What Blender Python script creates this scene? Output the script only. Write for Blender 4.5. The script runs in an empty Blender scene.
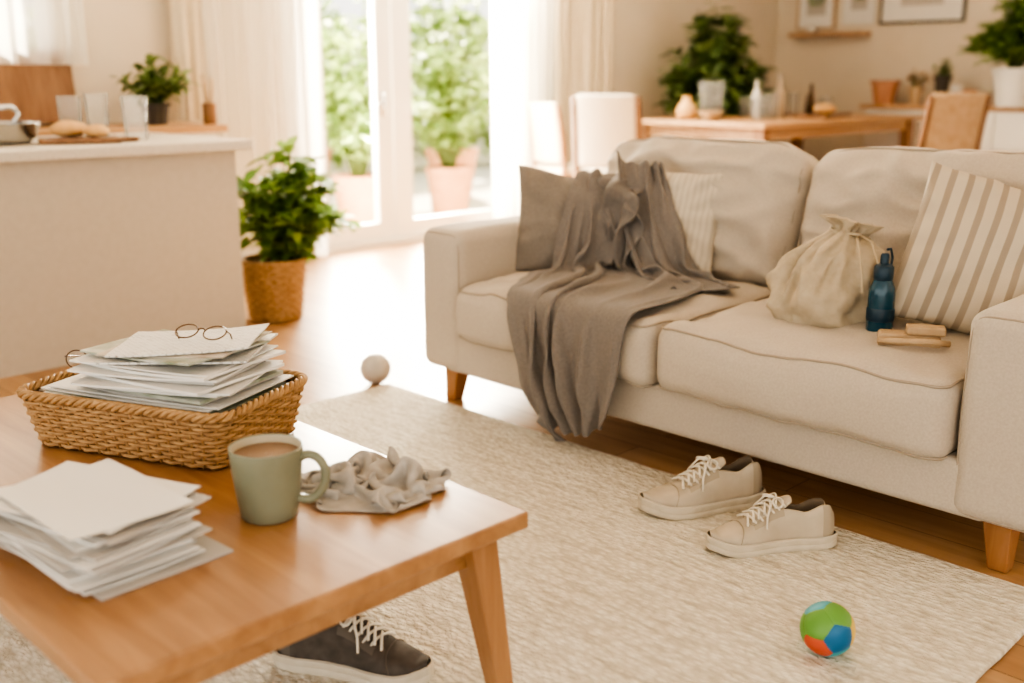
import bpy, bmesh, math, random
import numpy as np
from mathutils import Vector, Matrix, noise
R=random.Random(11)
S=bpy.context.scene
def hexc(r,g,b):
    f=lambda c:((c/255+.055)/1.055)**2.4 if c>10 else c/255/12.92
    return (f(r),f(g),f(b),1)
# ------------------------------------------------------------ materials
def newmat(name):
    m=bpy.data.materials.new(name); m.use_nodes=True
    nt=m.node_tree; b=nt.nodes['Principled BSDF']
    return m,nt,b
def link(nt,a,ao,b,bi): nt.links.new(a.outputs[ao],b.inputs[bi])
def coords(nt,scale=(1,1,1),rot=(0,0,0)):
    t=nt.nodes.new('ShaderNodeTexCoord'); mp=nt.nodes.new('ShaderNodeMapping')
    mp.inputs['Scale'].default_value=scale; mp.inputs['Rotation'].default_value=rot
    link(nt,t,'Object',mp,'Vector'); return mp
def ramp(nt,stops,interp='LINEAR'):
    r=nt.nodes.new('ShaderNodeValToRGB'); r.color_ramp.interpolation=interp
    e=r.color_ramp.elements
    while len(e)>1: e.remove(e[-1])
    e[0].position=stops[0][0]; e[0].color=stops[0][1]
    for p,c in stops[1:]:
        n=e.new(p); n.color=c
    return r
def pmat(name,col,col2=None,ns=6,rough=.8,bump=0,bs=200,dist=.002,metal=0,trans=0,sheen=0,stretch=(1,1,1),spec=None,coat=0,sub=0,detail=4,bump2=0,bs2=12):
    m,nt,b=newmat(name)
    b.inputs['Base Color'].default_value=col; b.inputs['Roughness'].default_value=rough
    b.inputs['Metallic'].default_value=metal; b.inputs['Transmission Weight'].default_value=trans
    b.inputs['Sheen Weight'].default_value=sheen; b.inputs['Coat Weight'].default_value=coat
    if spec is not None: b.inputs['Specular IOR Level'].default_value=spec
    mp=coords(nt,stretch)
    if col2:
        n=nt.nodes.new('ShaderNodeTexNoise'); n.inputs['Scale'].default_value=ns; n.inputs['Detail'].default_value=detail
        link(nt,mp,'Vector',n,'Vector'); r=ramp(nt,[(.3,col),(.7,col2)]); link(nt,n,'Fac',r,'Fac'); link(nt,r,'Color',b,'Base Color')
    last=None
    if bump2:
        n=nt.nodes.new('ShaderNodeTexNoise'); n.inputs['Scale'].default_value=bs2; n.inputs['Detail'].default_value=3; n.inputs['Distortion'].default_value=.6
        link(nt,mp,'Vector',n,'Vector'); bp=nt.nodes.new('ShaderNodeBump'); bp.inputs['Strength'].default_value=bump2; bp.inputs['Distance'].default_value=.02
        link(nt,n,'Fac',bp,'Height'); link(nt,bp,'Normal',b,'Normal'); last=bp
    if bump:
        n=nt.nodes.new('ShaderNodeTexNoise'); n.inputs['Scale'].default_value=bs; n.inputs['Detail'].default_value=3
        link(nt,mp,'Vector',n,'Vector'); bp=nt.nodes.new('ShaderNodeBump'); bp.inputs['Strength'].default_value=bump; bp.inputs['Distance'].default_value=dist
        link(nt,n,'Fac',bp,'Height')
        if last: link(nt,last,'Normal',bp,'Normal')
        link(nt,bp,'Normal',b,'Normal')
    return m
def wood(name,c1,c2,axis='x',rough=.45,sc=1.0,coat=0):
    m,nt,b=newmat(name)
    st={'x':(1.2,14,14),'y':(14,1.2,14),'z':(14,14,1.2)}[axis]
    mp=coords(nt,tuple(s*sc for s in st))
    n=nt.nodes.new('ShaderNodeTexNoise'); n.inputs['Scale'].default_value=1.6; n.inputs['Detail'].default_value=8; n.inputs['Distortion'].default_value=.5; n.inputs['Roughness'].default_value=.6
    link(nt,mp,'Vector',n,'Vector'); r=ramp(nt,[(.28,c1),(.72,c2)]); link(nt,n,'Fac',r,'Fac'); link(nt,r,'Color',b,'Base Color')
    b.inputs['Roughness'].default_value=rough; b.inputs['Coat Weight'].default_value=coat; b.inputs['Coat Roughness'].default_value=.3
    bp=nt.nodes.new('ShaderNodeBump'); bp.inputs['Strength'].default_value=.12; bp.inputs['Distance'].default_value=.002
    link(nt,n,'Fac',bp,'Height'); link(nt,bp,'Normal',b,'Normal')
    return m
M={}
M['sofa']=pmat('sofa_linen',hexc(186,174,158),hexc(197,186,170),ns=160,rough=.95,bump=.35,bs=600,dist=.0015,sheen=.1)
M['pipe']=pmat('sofa_piping',hexc(168,155,138),rough=.95)
M['woodleg']=wood('oak_leg',hexc(142,96,58),hexc(174,126,84),'z')
M['oak']=wood('oak_table',hexc(146,103,66),hexc(182,140,99),'y',rough=.33,coat=.2)
M['oakd']=wood('oak_dining',hexc(176,136,95),hexc(202,164,122),'x',rough=.45)
M['oakz']=wood('oak_upright',hexc(146,103,66),hexc(176,134,95),'z')
M['walnut']=wood('walnut',hexc(120,87,60),hexc(152,115,84),'z')
M['wall']=pmat('wall_plaster',hexc(226,215,197),hexc(220,208,189),ns=2,rough=.95,bump=.1,bs=60)
M['white']=pmat('white_paint',hexc(240,237,229),rough=.5)
M['island']=pmat('island_plaster',hexc(198,188,172),hexc(193,183,166),ns=30,rough=.9,bump=.12,bs=220)
M['stone']=pmat('counter_stone',hexc(222,214,201),hexc(202,193,178),ns=140,rough=.4)
M['ceil']=pmat('ceiling_paint',hexc(245,241,232),rough=.95)
M['blanket']=pmat('blanket_wool',hexc(122,115,108),hexc(134,126,119),ns=120,rough=.97,bump=.35,bs=600,sheen=.15)
M['greypil']=pmat('grey_pillow_linen',hexc(130,121,111),hexc(141,132,122),ns=120,rough=.97,bump=.4,bs=500,sheen=.05)
M['cream']=pmat('cream_canvas',hexc(192,178,154),hexc(180,165,141),ns=40,rough=.95,bump=.35,bs=500,bump2=.25,bs2=22)
M['cord']=pmat('cord',hexc(190,175,148),rough=.9)
M['mug']=pmat('mug_glaze',hexc(130,132,111),hexc(140,142,121),ns=14,rough=.38,bump=.05,bs=300)
M['mugin']=pmat('mug_inside',hexc(200,190,166),rough=.4)
M['coffee']=pmat('milky_coffee',hexc(128,97,71),rough=.22)
M['rag']=pmat('grey_cotton',hexc(186,179,170),hexc(168,160,150),ns=40,rough=.95,bump=.3,bs=600)
M['paper']=pmat('paper_white',hexc(232,229,223),rough=.7)
M['paper2']=pmat('paper_grey',hexc(190,185,178),rough=.7)
M['magdark']=pmat('magazine_dark',hexc(80,79,75),hexc(140,140,130),ns=20,rough=.3)
M['maggreen']=pmat('magazine_cover',hexc(212,212,204),hexc(112,128,100),ns=14,rough=.3,coat=.4)
M['magtan']=pmat('magazine_cover_tan',hexc(222,214,200),hexc(150,128,104),ns=11,rough=.3,coat=.4)
M['wicker']=pmat('wicker',hexc(154,117,75),hexc(192,155,109),ns=50,rough=.6,bump=.3,bs=200)
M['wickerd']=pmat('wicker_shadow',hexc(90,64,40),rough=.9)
M['leather']=pmat('shoe_leather',hexc(194,182,163),hexc(182,169,149),ns=20,rough=.65,bump=.2,bs=300)
M['leather2']=pmat('shoe_suede',hexc(172,159,139),rough=.85)
M['sole']=pmat('shoe_sole',hexc(208,198,180),hexc(198,187,168),ns=30,rough=.6)
M['shoein']=pmat('shoe_lining',hexc(112,99,84),rough=.95)
M['lace']=pmat('shoe_lace',hexc(224,216,200),rough=.9)
M['gshoe']=pmat('grey_shoe_mesh',hexc(74,67,61),hexc(92,84,77),ns=40,rough=.8)
M['gshoe2']=pmat('grey_shoe_trim',hexc(104,95,86),rough=.8)
M['terra']=pmat('terracotta',hexc(186,134,102),hexc(198,148,116),ns=8,rough=.85)
M['soil']=pmat('soil',hexc(60,42,30),rough=1)
M['stem']=pmat('stem',hexc(84,96,48),rough=.8)
M['steel']=pmat('steel',hexc(200,200,198),rough=.22,metal=1)
M['black']=pmat('black_metal',hexc(30,28,27),rough=.4)
M['wire']=pmat('spectacle_wire',hexc(96,74,54),rough=.3,metal=.7)
M['bread']=pmat('bread_crust',hexc(204,158,104),hexc(226,190,138),ns=14,rough=.8)
M['blue']=pmat('bottle_blue',hexc(12,68,88),rough=.2,coat=.4)
M['dkblue']=pmat('bottle_cap',hexc(16,50,68),rough=.4)
M['ballw']=pmat('white_ball',hexc(206,198,187),hexc(184,175,163),ns=8,rough=.6,bump=.2,bs=80)
M['tan']=pmat('tan_wood',hexc(180,152,118),hexc(200,174,140),ns=20,rough=.6)
M['drape']=pmat('linen_drape',hexc(226,214,191),hexc(216,202,177),ns=60,rough=.95,bump=.3,bs=300)
M['chairc']=pmat('chair_slipcover',hexc(228,219,203),hexc(220,209,192),ns=60,rough=.95,bump=.3,bs=300)
M['paving']=pmat('paving',hexc(220,214,202),hexc(200,194,182),ns=5,rough=.9)
M['ceram']=pmat('white_ceramic',hexc(228,225,217),rough=.3)
M['darkpot']=pmat('dark_pot',hexc(70,64,58),rough=.5)
for k_,c_ in {'b_blue':(28,104,150),'b_green':(104,156,72),'b_teal':(70,160,170),'b_red':(200,88,62),'b_yel':(216,184,92),'b_dk':(24,78,120)}.items(): M[k_]=pmat('ball_'+k_,hexc(*c_),rough=.42)
def leafmat(name,c1,c2,tr=.35):
    m,nt,b=newmat(name)
    g=nt.nodes.new('ShaderNodeNewGeometry'); r=ramp(nt,[(0,c1),(1,c2)])
    link(nt,g,'Random Per Island',r,'Fac'); link(nt,r,'Color',b,'Base Color'); b.inputs['Roughness'].default_value=.5
    t=nt.nodes.new('ShaderNodeBsdfTranslucent'); link(nt,r,'Color',t,'Color')
    mx=nt.nodes.new('ShaderNodeMixShader'); mx.inputs[0].default_value=tr
    nt.links.new(b.outputs[0],mx.inputs[1]); nt.links.new(t.outputs[0],mx.inputs[2])
    nt.links.new(mx.outputs[0],nt.nodes['Material Output'].inputs['Surface']); return m
M['leaf']=leafmat('leaf_green',hexc(84,116,54),hexc(158,186,106),.4)
M['leafd']=leafmat('leaf_dark',hexc(76,102,58),hexc(142,164,102),.35)
M['leafl']=leafmat('leaf_sunlit',hexc(124,152,84),hexc(198,216,144),.5)
def sheer():
    m,nt,b=newmat('sheer_voile')
    b.inputs['Base Color'].default_value=hexc(250,248,241); b.inputs['Roughness'].default_value=.9
    t=nt.nodes.new('ShaderNodeBsdfTranslucent'); t.inputs['Color'].default_value=hexc(253,251,246)
    tp=nt.nodes.new('ShaderNodeBsdfTransparent')
    a=nt.nodes.new('ShaderNodeMixShader'); a.inputs[0].default_value=.6
    c=nt.nodes.new('ShaderNodeMixShader'); c.inputs[0].default_value=.22
    nt.links.new(b.outputs[0],a.inputs[1]); nt.links.new(t.outputs[0],a.inputs[2])
    nt.links.new(a.outputs[0],c.inputs[1]); nt.links.new(tp.outputs[0],c.inputs[2])
    nt.links.new(c.outputs[0],nt.nodes['Material Output'].inputs['Surface']); return m
M['sheer']=sheer()
def paneglass(name,fac=.1,tint=(1,1,1,1),milk=0):
    m,nt,b=newmat(name)
    gl=nt.nodes.new('ShaderNodeBsdfGlossy'); gl.inputs['Roughness'].default_value=.03
    tp=nt.nodes.new('ShaderNodeBsdfTransparent'); tp.inputs['Color'].default_value=tint
    fr=nt.nodes.new('ShaderNodeLayerWeight'); fr.inputs['Blend'].default_value=fac
    c=nt.nodes.new('ShaderNodeMixShader'); nt.links.new(fr.outputs['Fresnel'],c.inputs[0])
    nt.links.new(tp.outputs[0],c.inputs[1]); nt.links.new(gl.outputs[0],c.inputs[2])
    out=c
    if milk:
        df=nt.nodes.new('ShaderNodeBsdfTranslucent'); df.inputs['Color'].default_value=(.95,.95,.92,1)
        d2=nt.nodes.new('ShaderNodeBsdfDiffuse'); d2.inputs['Color'].default_value=(.95,.95,.92,1)
        ad=nt.nodes.new('ShaderNodeMixShader'); nt.links.new(df.outputs[0],ad.inputs[1]); nt.links.new(d2.outputs[0],ad.inputs[2])
        e=nt.nodes.new('ShaderNodeMixShader'); e.inputs[0].default_value=milk; nt.links.new(c.outputs[0],e.inputs[1]); nt.links.new(ad.outputs[0],e.inputs[2]); out=e
    nt.links.new(out.outputs[0],nt.nodes['Material Output'].inputs['Surface']); return m
M['pane']=paneglass('window_glass',.06)
M['glass']=paneglass('drinking_glass',.2,(.98,.98,.975,1),.09)
M['lens']=paneglass('spectacle_lens',.2)
def floor_mat():
    m,nt,b=newmat('oak_floor_planks')
    mp=coords(nt,(1,1,1),(0,0,math.pi/2))
    br=nt.nodes.new('ShaderNodeTexBrick'); br.inputs['Scale'].default_value=1
    br.inputs['Brick Width'].default_value=1.5; br.inputs['Row Height'].default_value=.14; br.inputs['Mortar Size'].default_value=.0015
    br.inputs['Color1'].default_value=hexc(172,132,92); br.inputs['Color2'].default_value=hexc(192,154,114); br.inputs['Mortar'].default_value=hexc(100,70,45)
    br.offset=.37; link(nt,mp,'Vector',br,'Vector')
    mp2=coords(nt,(14,1.2,1))
    n=nt.nodes.new('ShaderNodeTexNoise'); n.inputs['Scale'].default_value=2; n.inputs['Detail'].default_value=8; link(nt,mp2,'Vector',n,'Vector')
    r=ramp(nt,[(.3,(.70,.66,.60,1)),(.7,(1,1,1,1))]); link(nt,n,'Fac',r,'Fac')
    mx=nt.nodes.new('ShaderNodeMix'); mx.data_type='RGBA'; mx.blend_type='MULTIPLY'; mx.inputs[0].default_value=.8
    nt.links.new(br.outputs['Color'],mx.inputs[6]); nt.links.new(r.outputs[0],mx.inputs[7]); nt.links.new(mx.outputs[2],b.inputs['Base Color'])
    b.inputs['Roughness'].default_value=.36
    bp=nt.nodes.new('ShaderNodeBump'); bp.inputs['Strength'].default_value=.15; bp.inputs['Distance'].default_value=.003; bp.invert=True
    nt.links.new(br.outputs['Fac'],bp.inputs['Height']); nt.links.new(bp.outputs[0],b.inputs['Normal']); return m
M['floor']=floor_mat()
def rug_mat():
    m,nt,b=newmat('rug_wool_loop')
    mp=coords(nt,(60,34,1)); v=nt.nodes.new('ShaderNodeTexVoronoi'); v.inputs['Scale'].default_value=1.3; link(nt,mp,'Vector',v,'Vector')
    mp2=coords(nt,(46,7,1)); n=nt.nodes.new('ShaderNodeTexNoise'); n.inputs['Scale'].default_value=1.1; n.inputs['Detail'].default_value=5; link(nt,mp2,'Vector',n,'Vector')
    n2=nt.nodes.new('ShaderNodeTexNoise'); n2.inputs['Scale'].default_value=120; mp3=coords(nt); link(nt,mp3,'Vector',n2,'Vector')
    r1=ramp(nt,[(.30,hexc(212,203,186)),(.5,hexc(236,229,214)),(.70,hexc(246,241,229))]); link(nt,n,'Fac',r1,'Fac')
    r2=ramp(nt,[(.1,(1,1,1,1)),(.75,(.72,.69,.63,1))]); link(nt,v,'Distance',r2,'Fac')
    mx=nt.nodes.new('ShaderNodeMix'); mx.data_type='RGBA'; mx.blend_type='MULTIPLY'; mx.inputs[0].default_value=.8
    nt.links.new(r1.outputs[0],mx.inputs[6]); nt.links.new(r2.outputs[0],mx.inputs[7]); nt.links.new(mx.outputs[2],b.inputs['Base Color'])
    b.inputs['Roughness'].default_value=1
    ad=nt.nodes.new('ShaderNodeMath'); ad.operation='MULTIPLY_ADD'; nt.links.new(n.outputs['Fac'],ad.inputs[0]); ad.inputs[1].default_value=.9
    iv=nt.nodes.new('ShaderNodeMath'); iv.operation='SUBTRACT'; iv.inputs[0].default_value=1; nt.links.new(v.outputs['Distance'],iv.inputs[1]); nt.links.new(iv.outputs[0],ad.inputs[2])
    ad2=nt.nodes.new('ShaderNodeMath'); ad2.operation='MULTIPLY_ADD'; nt.links.new(n2.outputs['Fac'],ad2.inputs[0]); ad2.inputs[1].default_value=.8; nt.links.new(ad.outputs[0],ad2.inputs[2])
    bp=nt.nodes.new('ShaderNodeBump'); bp.inputs['Strength'].default_value=.9; bp.inputs['Distance'].default_value=.009
    nt.links.new(ad2.outputs[0],bp.inputs['Height']); nt.links.new(bp.outputs[0],b.inputs['Normal']); return m
M['rug']=rug_mat()
def stripe_mat(name,c1,c2,scale,axis='X',lo=.5,hi=.56):
    m,nt,b=newmat(name); mp=coords(nt)
    w=nt.nodes.new('ShaderNodeTexWave'); w.bands_direction=axis; w.inputs['Scale'].default_value=scale; w.inputs['Distortion'].default_value=.15
    link(nt,mp,'Vector',w,'Vector'); r=ramp(nt,[(lo,c1),(hi,c2)]); link(nt,w,'Fac',r,'Fac'); link(nt,r,'Color',b,'Base Color')
    b.inputs['Roughness'].default_value=.95
    n=nt.nodes.new('ShaderNodeTexNoise'); n.inputs['Scale'].default_value=350; link(nt,mp,'Vector',n,'Vector')
    bp=nt.nodes.new('ShaderNodeBump'); bp.inputs['Strength'].default_value=.4; bp.inputs['Distance'].default_value=.002; link(nt,n,'Fac',bp,'Height'); link(nt,bp,'Normal',b,'Normal'); return m
M['stripe']=stripe_mat('striped_linen',hexc(200,188,168),hexc(164,150,132),6.6,'X',.60,.74)
M['stripe2']=stripe_mat('fine_striped_linen',hexc(206,195,177),hexc(194,183,165),15,'X',.5,.8)
def print_mat():
    m,nt,b=newmat('newsprint'); mp=coords(nt)
    br=nt.nodes.new('ShaderNodeTexBrick'); br.inputs['Scale'].default_value=1; br.inputs['Brick Width'].default_value=.021; br.inputs['Row Height'].default_value=.0065
    br.inputs['Mortar Size'].default_value=.0022; br.inputs['Color1'].default_value=hexc(150,148,142); br.inputs['Color2'].default_value=hexc(214,212,206); br.inputs['Mortar'].default_value=hexc(232,230,225)
    link(nt,mp,'Vector',br,'Vector'); link(nt,br,'Color',b,'Base Color'); b.inputs['Roughness'].default_value=.45; return m
M['print']=print_mat()
# ------------------------------------------------------------ builders
def group(name,loc=(0,0,0),rz=0):
    e=bpy.data.objects.new(name,None); e.empty_display_size=.1; S.collection.objects.link(e)
    e.location=loc; e.rotation_euler=(0,0,rz); return e
class MB:
    def __init__(s): s.v=[];s.f=[];s.m=[]
    def add(s,vs,fs,mi=0):
        o=len(s.v); s.v+= [tuple(v) for v in vs]; s.f+=[tuple(i+o for i in f) for f in fs]; s.m+=[mi]*len(fs)
    def tube(s,pts,r,seg=6,closed=False,mi=0,cap=True):
        pts=[Vector(p) for p in pts]; n=len(pts)
        rs=r if isinstance(r,(list,tuple)) else [r]*n
        T=[]
        for i in range(n):
            a=pts[(i-1)%n] if closed or i>0 else pts[i]; b=pts[(i+1)%n] if closed or i<n-1 else pts[i]
            t=(b-a); T.append(t.normalized() if t.length>1e-9 else Vector((0,0,1)))
        nrm=T[0].orthogonal().normalized(); vs=[]
        for i in range(n):
            nrm=(nrm-T[i]*nrm.dot(T[i])); nrm=nrm.normalized() if nrm.length>1e-6 else T[i].orthogonal().normalized()
            bn=T[i].cross(nrm)
            for k in range(seg):
                a=2*math.pi*k/seg; vs.append(pts[i]+(nrm*math.cos(a)+bn*math.sin(a))*rs[i])
        fs=[]
        for i in range(n if closed else n-1):
            j=(i+1)%n
            for k in range(seg):
                l=(k+1)%seg; fs.append((i*seg+k,i*seg+l,j*seg+l,j*seg+k))
        if cap and not closed:
            fs.append(tuple(range(seg))[::-1]); fs.append(tuple((n-1)*seg+k for k in range(seg)))
        s.add(vs,fs,mi)
    def lathe(s,prof,seg=32,c=(0,0,0),mi=0,fn=None,capb=False,capt=False):
        vs=[];fs=[]
        for r,z in prof:
            for k in range(seg):
                a=2*math.pi*k/seg; rr=r
                if fn: rr=fn(r,z,a)
                vs.append((c[0]+rr*math.cos(a),c[1]+rr*math.sin(a),c[2]+z))
        n=len(prof)
        for i in range(n-1):
            for k in range(seg):
                l=(k+1)%seg; fs.append((i*seg+k,i*seg+l,(i+1)*seg+l,(i+1)*seg+k))
        if capb: fs.append(tuple(range(seg))[::-1])
        if capt: fs.append(tuple((n-1)*seg+k for k in range(seg)))
        s.add(vs,fs,mi)
    def grid(s,fn,nu,nv,mi=0,closeu=False):
        vs=[];fs=[]
        for j in range(nv+1):
            for i in range(nu+(0 if closeu else 1)): vs.append(fn(i/nu,j/nv))
        w=nu if closeu else nu+1
        for j in range(nv):
            for i in range(nu):
                i2=(i+1)%w; fs.append((j*w+i,j*w+i2,(j+1)*w+i2,(j+1)*w+i))
        s.add(vs,fs,mi)
    def rbox(s,c,h,r=.01,mi=0,ni=1,seg=3,fn=None,mat4=None):
        r=min(r,min(h)*.999); ax=[]
        for a in range(3):
            L=[-h[a]+r*(k/seg) for k in range(seg+1)]
            inn=[-h[a]+r+(2*(h[a]-r))*k/ni for k in range(1,ni)] if h[a]>r*1.001 else []
            L=L+inn+[-x for x in L[::-1]]
            o=[]
            for x in L:
                if not o or x-o[-1]>1e-7: o.append(x)
            ax.append(o)
        bm=bmesh.new()
        for a in range(3):
            b_,c_=(a+1)%3,(a+2)%3
            for sg in (-1,1):
                g=[[None]*len(ax[c_]) for _ in ax[b_]]
                for i,x in enumerate(ax[b_]):
                    for j,y in enumerate(ax[c_]):
                        p=[0,0,0]; p[a]=sg*h[a]; p[b_]=x; p[c_]=y
                        g[i][j]=bm.verts.new(p)
                for i in range(len(ax[b_])-1):
                    for j in range(len(ax[c_])-1):
                        q=(g[i][j],g[i+1][j],g[i+1][j+1],g[i][j+1]); bm.faces.new(q if sg>0 else q[::-1])
        bmesh.ops.remove_doubles(bm,verts=bm.verts,dist=1e-6)
        C=Vector(c)
        for v in bm.verts:
            p=v.co; q=Vector([max(-(h[k]-r),min(h[k]-r,p[k])) for k in range(3)]); d=p-q
            if d.length>1e-9: p=q+d.normalized()*r
            if fn: p=fn(p.copy())
            if mat4: p=mat4@p
            v.co=p+C
        bm.verts.index_update()
        s.add([v.co[:] for v in bm.verts],[[v.index for v in f.verts] for f in bm.faces],mi); bm.free()
    def obj(s,name,mats,parent=None,smooth=True,weld=0,auto=None,recalc=False):
        me=bpy.data.meshes.new(name); me.from_pydata(s.v,[],s.f)
        if not isinstance(mats,(list,tuple)): mats=[mats]
        for m in mats: me.materials.append(M[m])
        me.polygons.foreach_set('material_index',s.m)
        if weld or recalc:
            bm=bmesh.new(); bm.from_mesh(me)
            if weld: bmesh.ops.remove_doubles(bm,verts=bm.verts,dist=weld)
            bmesh.ops.recalc_face_normals(bm,faces=bm.faces); bm.to_mesh(me); bm.free()
        me.polygons.foreach_set('use_smooth',[smooth]*len(me.polygons))
        if auto: 
            try: me.set_sharp_from_angle(angle=math.radians(auto))
            except Exception: pass
        me.update()
        o=bpy.data.objects.new(name,me); S.collection.objects.link(o)
        if parent: o.parent=parent
        return o
def box(name,lo,hi,mat,parent=None,r=0.0):
    mb=MB(); c=[(a+b)/2 for a,b in zip(lo,hi)]; h=[abs(b-a)/2 for a,b in zip(lo,hi)]
    if r>0: mb.rbox(c,h,r)
    else: bx(mb,lo,hi)
    return mb.obj(name,mat,parent,smooth=r>0,auto=40 if r>0 else None)
def bx(mb,lo,hi,mi=0):
    x0,y0,z0=lo;x1,y1,z1=hi
    mb.add([(x0,y0,z0),(x1,y0,z0),(x1,y1,z0),(x0,y1,z0),(x0,y0,z1),(x1,y0,z1),(x1,y1,z1),(x0,y1,z1)],
      [(0,3,2,1),(4,5,6,7),(0,1,5,4),(1,2,6,5),(2,3,7,6),(3,0,4,7)],mi)
def prism(mb,bot,top,z0,z1,mi=0):
    vs=[(x,y,z0) for x,y in bot]+[(x,y,z1) for x,y in top]
    mb.add(vs,[(3,2,1,0),(4,5,6,7),(0,1,5,4),(1,2,6,5),(2,3,7,6),(3,0,4,7)],mi)
def sq(cx,cy,a,b=None):
    b=b or a; return [(cx-a,cy-b),(cx+a,cy-b),(cx+a,cy+b),(cx-a,cy+b)]
def nz(p,sc,amp,off=0): return noise.noise(Vector((p[0]*sc+off,p[1]*sc+off*.7,p[2]*sc-off)))*amp
def sst(a,b,x):
    t=max(0,min(1,(x-a)/(b-a))); return t*t*(3-2*t)
def interp(tab,x):
    if x<=tab[0][0]: return tab[0][1]
    for (a,va),(b,vb) in zip(tab,tab[1:]):
        if x<=b:
            t=(x-a)/(b-a); return va+(vb-va)*(t*t*(3-2*t)*.5+t*.5)
    return tab[-1][1]
# --- small cloth solver (position based) so fabrics settle on the real shapes
def sdbox(P,c,h,r,Rm=None):
    q=P-np.array(c)
    if Rm is not None: q=q@Rm
    q=np.abs(q)-(np.array(h)-r)
    return np.linalg.norm(np.maximum(q,0),axis=-1)+np.minimum(q.max(axis=-1),0)-r
def pbd(P,steps,sdf,rest=None,slack=1.0,pin=0,iters=10,selfd=0,mu=.5,bend=.15,g=.0022,damp=.95,thick=.006,force=None):
    P=np.array(P,dtype=np.float64); ny,nx,_=P.shape; Rr=P.copy() if rest is None else np.array(rest,dtype=np.float64)
    W=np.ones((ny,nx,1)); W[:pin]=0
    cons=[]
    def addc(ja,ia,jb,ib,k):
        if len(ja)==0 or len(ia)==0: return
        a=np.ix_(ja,ia); b=np.ix_(jb,ib)
        cons.append((a,b,np.linalg.norm(Rr[a]-Rr[b],axis=-1,keepdims=True)*slack,W[a]/np.maximum(W[a]+W[b],1e-6),W[b]/np.maximum(W[a]+W[b],1e-6),k))
    J=np.arange(ny);I=np.arange(nx)
    for p_ in (0,1):
        ia=np.arange(p_,nx-1,2); addc(J,ia,J,ia+1,1.0)
        ja=np.arange(p_,ny-1,2); addc(ja,I,ja+1,I,1.0)
        addc(ja,I[:-1],ja+1,I[1:],.35); addc(ja,I[1:],ja+1,I[:-1],.35)
    for s_ in ((0,1),(2,3)):
        ia=np.array([i for i in range(nx-2) if i%4 in s_]); addc(J,ia,J,ia+2,bend)
        ja=np.array([j for j in range(ny-2) if j%4 in s_]); addc(ja,I,ja+2,I,bend)
    V=np.zeros_like(P); gx=np.array([0,0,-g])
    gj,gi=np.meshgrid(J,I,indexing='ij'); gj=gj.ravel();gi=gi.ravel()
    def grad(Q):
        e=1e-4; d=sdf(Q); n=np.stack([sdf(Q+np.array(v)*e)-d for v in ((1,0,0),(0,1,0),(0,0,1))],-1)
        n/=np.maximum(np.linalg.norm(n,axis=-1,keepdims=True),1e-9); return d,n
    for st in range(steps):
        prev=P.copy(); F=force(P,st) if force else 0
        P=P+(V*damp+gx+F)*W
        for it in range(iters):
            for a,b,r0,wa,wb,k in cons:
                A=P[a];B=P[b]; d=B-A; Ln=np.linalg.norm(d,axis=-1,keepdims=True)+1e-9
                c=d*((Ln-r0)/Ln)*k; P[a]=A+c*wa; P[b]=B-c*wb
            if it%3==2:
                dd=sdf(P)-thick
                if (dd<0).any():
                    d,n=grad(P); P=P+n*np.maximum(0,thick-d)[...,None]*W
        if selfd and st%2==0:
            Q=P.reshape(-1,3).astype(np.float32); s2=(Q**2).sum(1); D=s2[:,None]+s2[None]-2*Q@Q.T
            ii,jj=np.nonzero(D<selfd**2); m=(ii<jj)&(np.maximum(abs(gj[ii]-gj[jj]),abs(gi[ii]-gi[jj]))>2); ii=ii[m];jj=jj[m]
            if len(ii):
                Pf=P.reshape(-1,3); d=Pf[jj]-Pf[ii]; Ln=np.linalg.norm(d,axis=1,keepdims=True)+1e-6; c=d/Ln*(selfd-Ln)*.3
                acc=np.zeros_like(Pf); cnt=np.zeros((len(Pf),1)); np.add.at(acc,ii,-c); np.add.at(acc,jj,c); np.add.at(cnt,ii,1); np.add.at(cnt,jj,1)
                Pf=Pf+acc/np.maximum(cnt,1)*W.reshape(-1,1); P=Pf.reshape(ny,nx,3)
        d,n=grad(P); pen=np.maximum(0,thick-d)[...,None]; P=P+n*pen*W
        con=(d<thick+.002)[...,None]; dp=P-prev; dt=dp-n*(dp*n).sum(-1,keepdims=True); P=P-np.where(con,dt*mu,0)*W
        V=P-prev; sp=np.linalg.norm(V,axis=-1,keepdims=True); V=V*np.minimum(1,.02/np.maximum(sp,1e-9))
    return P
def relax(P,n):
    for _ in range(n):
        Q=P.copy(); Q[1:-1,1:-1]=P[1:-1,1:-1]*.5+.125*(P[:-2,1:-1]+P[2:,1:-1]+P[1:-1,:-2]+P[1:-1,2:]); P=Q
    return P
def gridmesh(mb,P,mi=0):
    ny,nx,_=P.shape; mb.add([tuple(p) for p in P.reshape(-1,3)],[(j*nx+i,j*nx+i+1,(j+1)*nx+i+1,(j+1)*nx+i) for j in range(ny-1) for i in range(nx-1)],mi)
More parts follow.
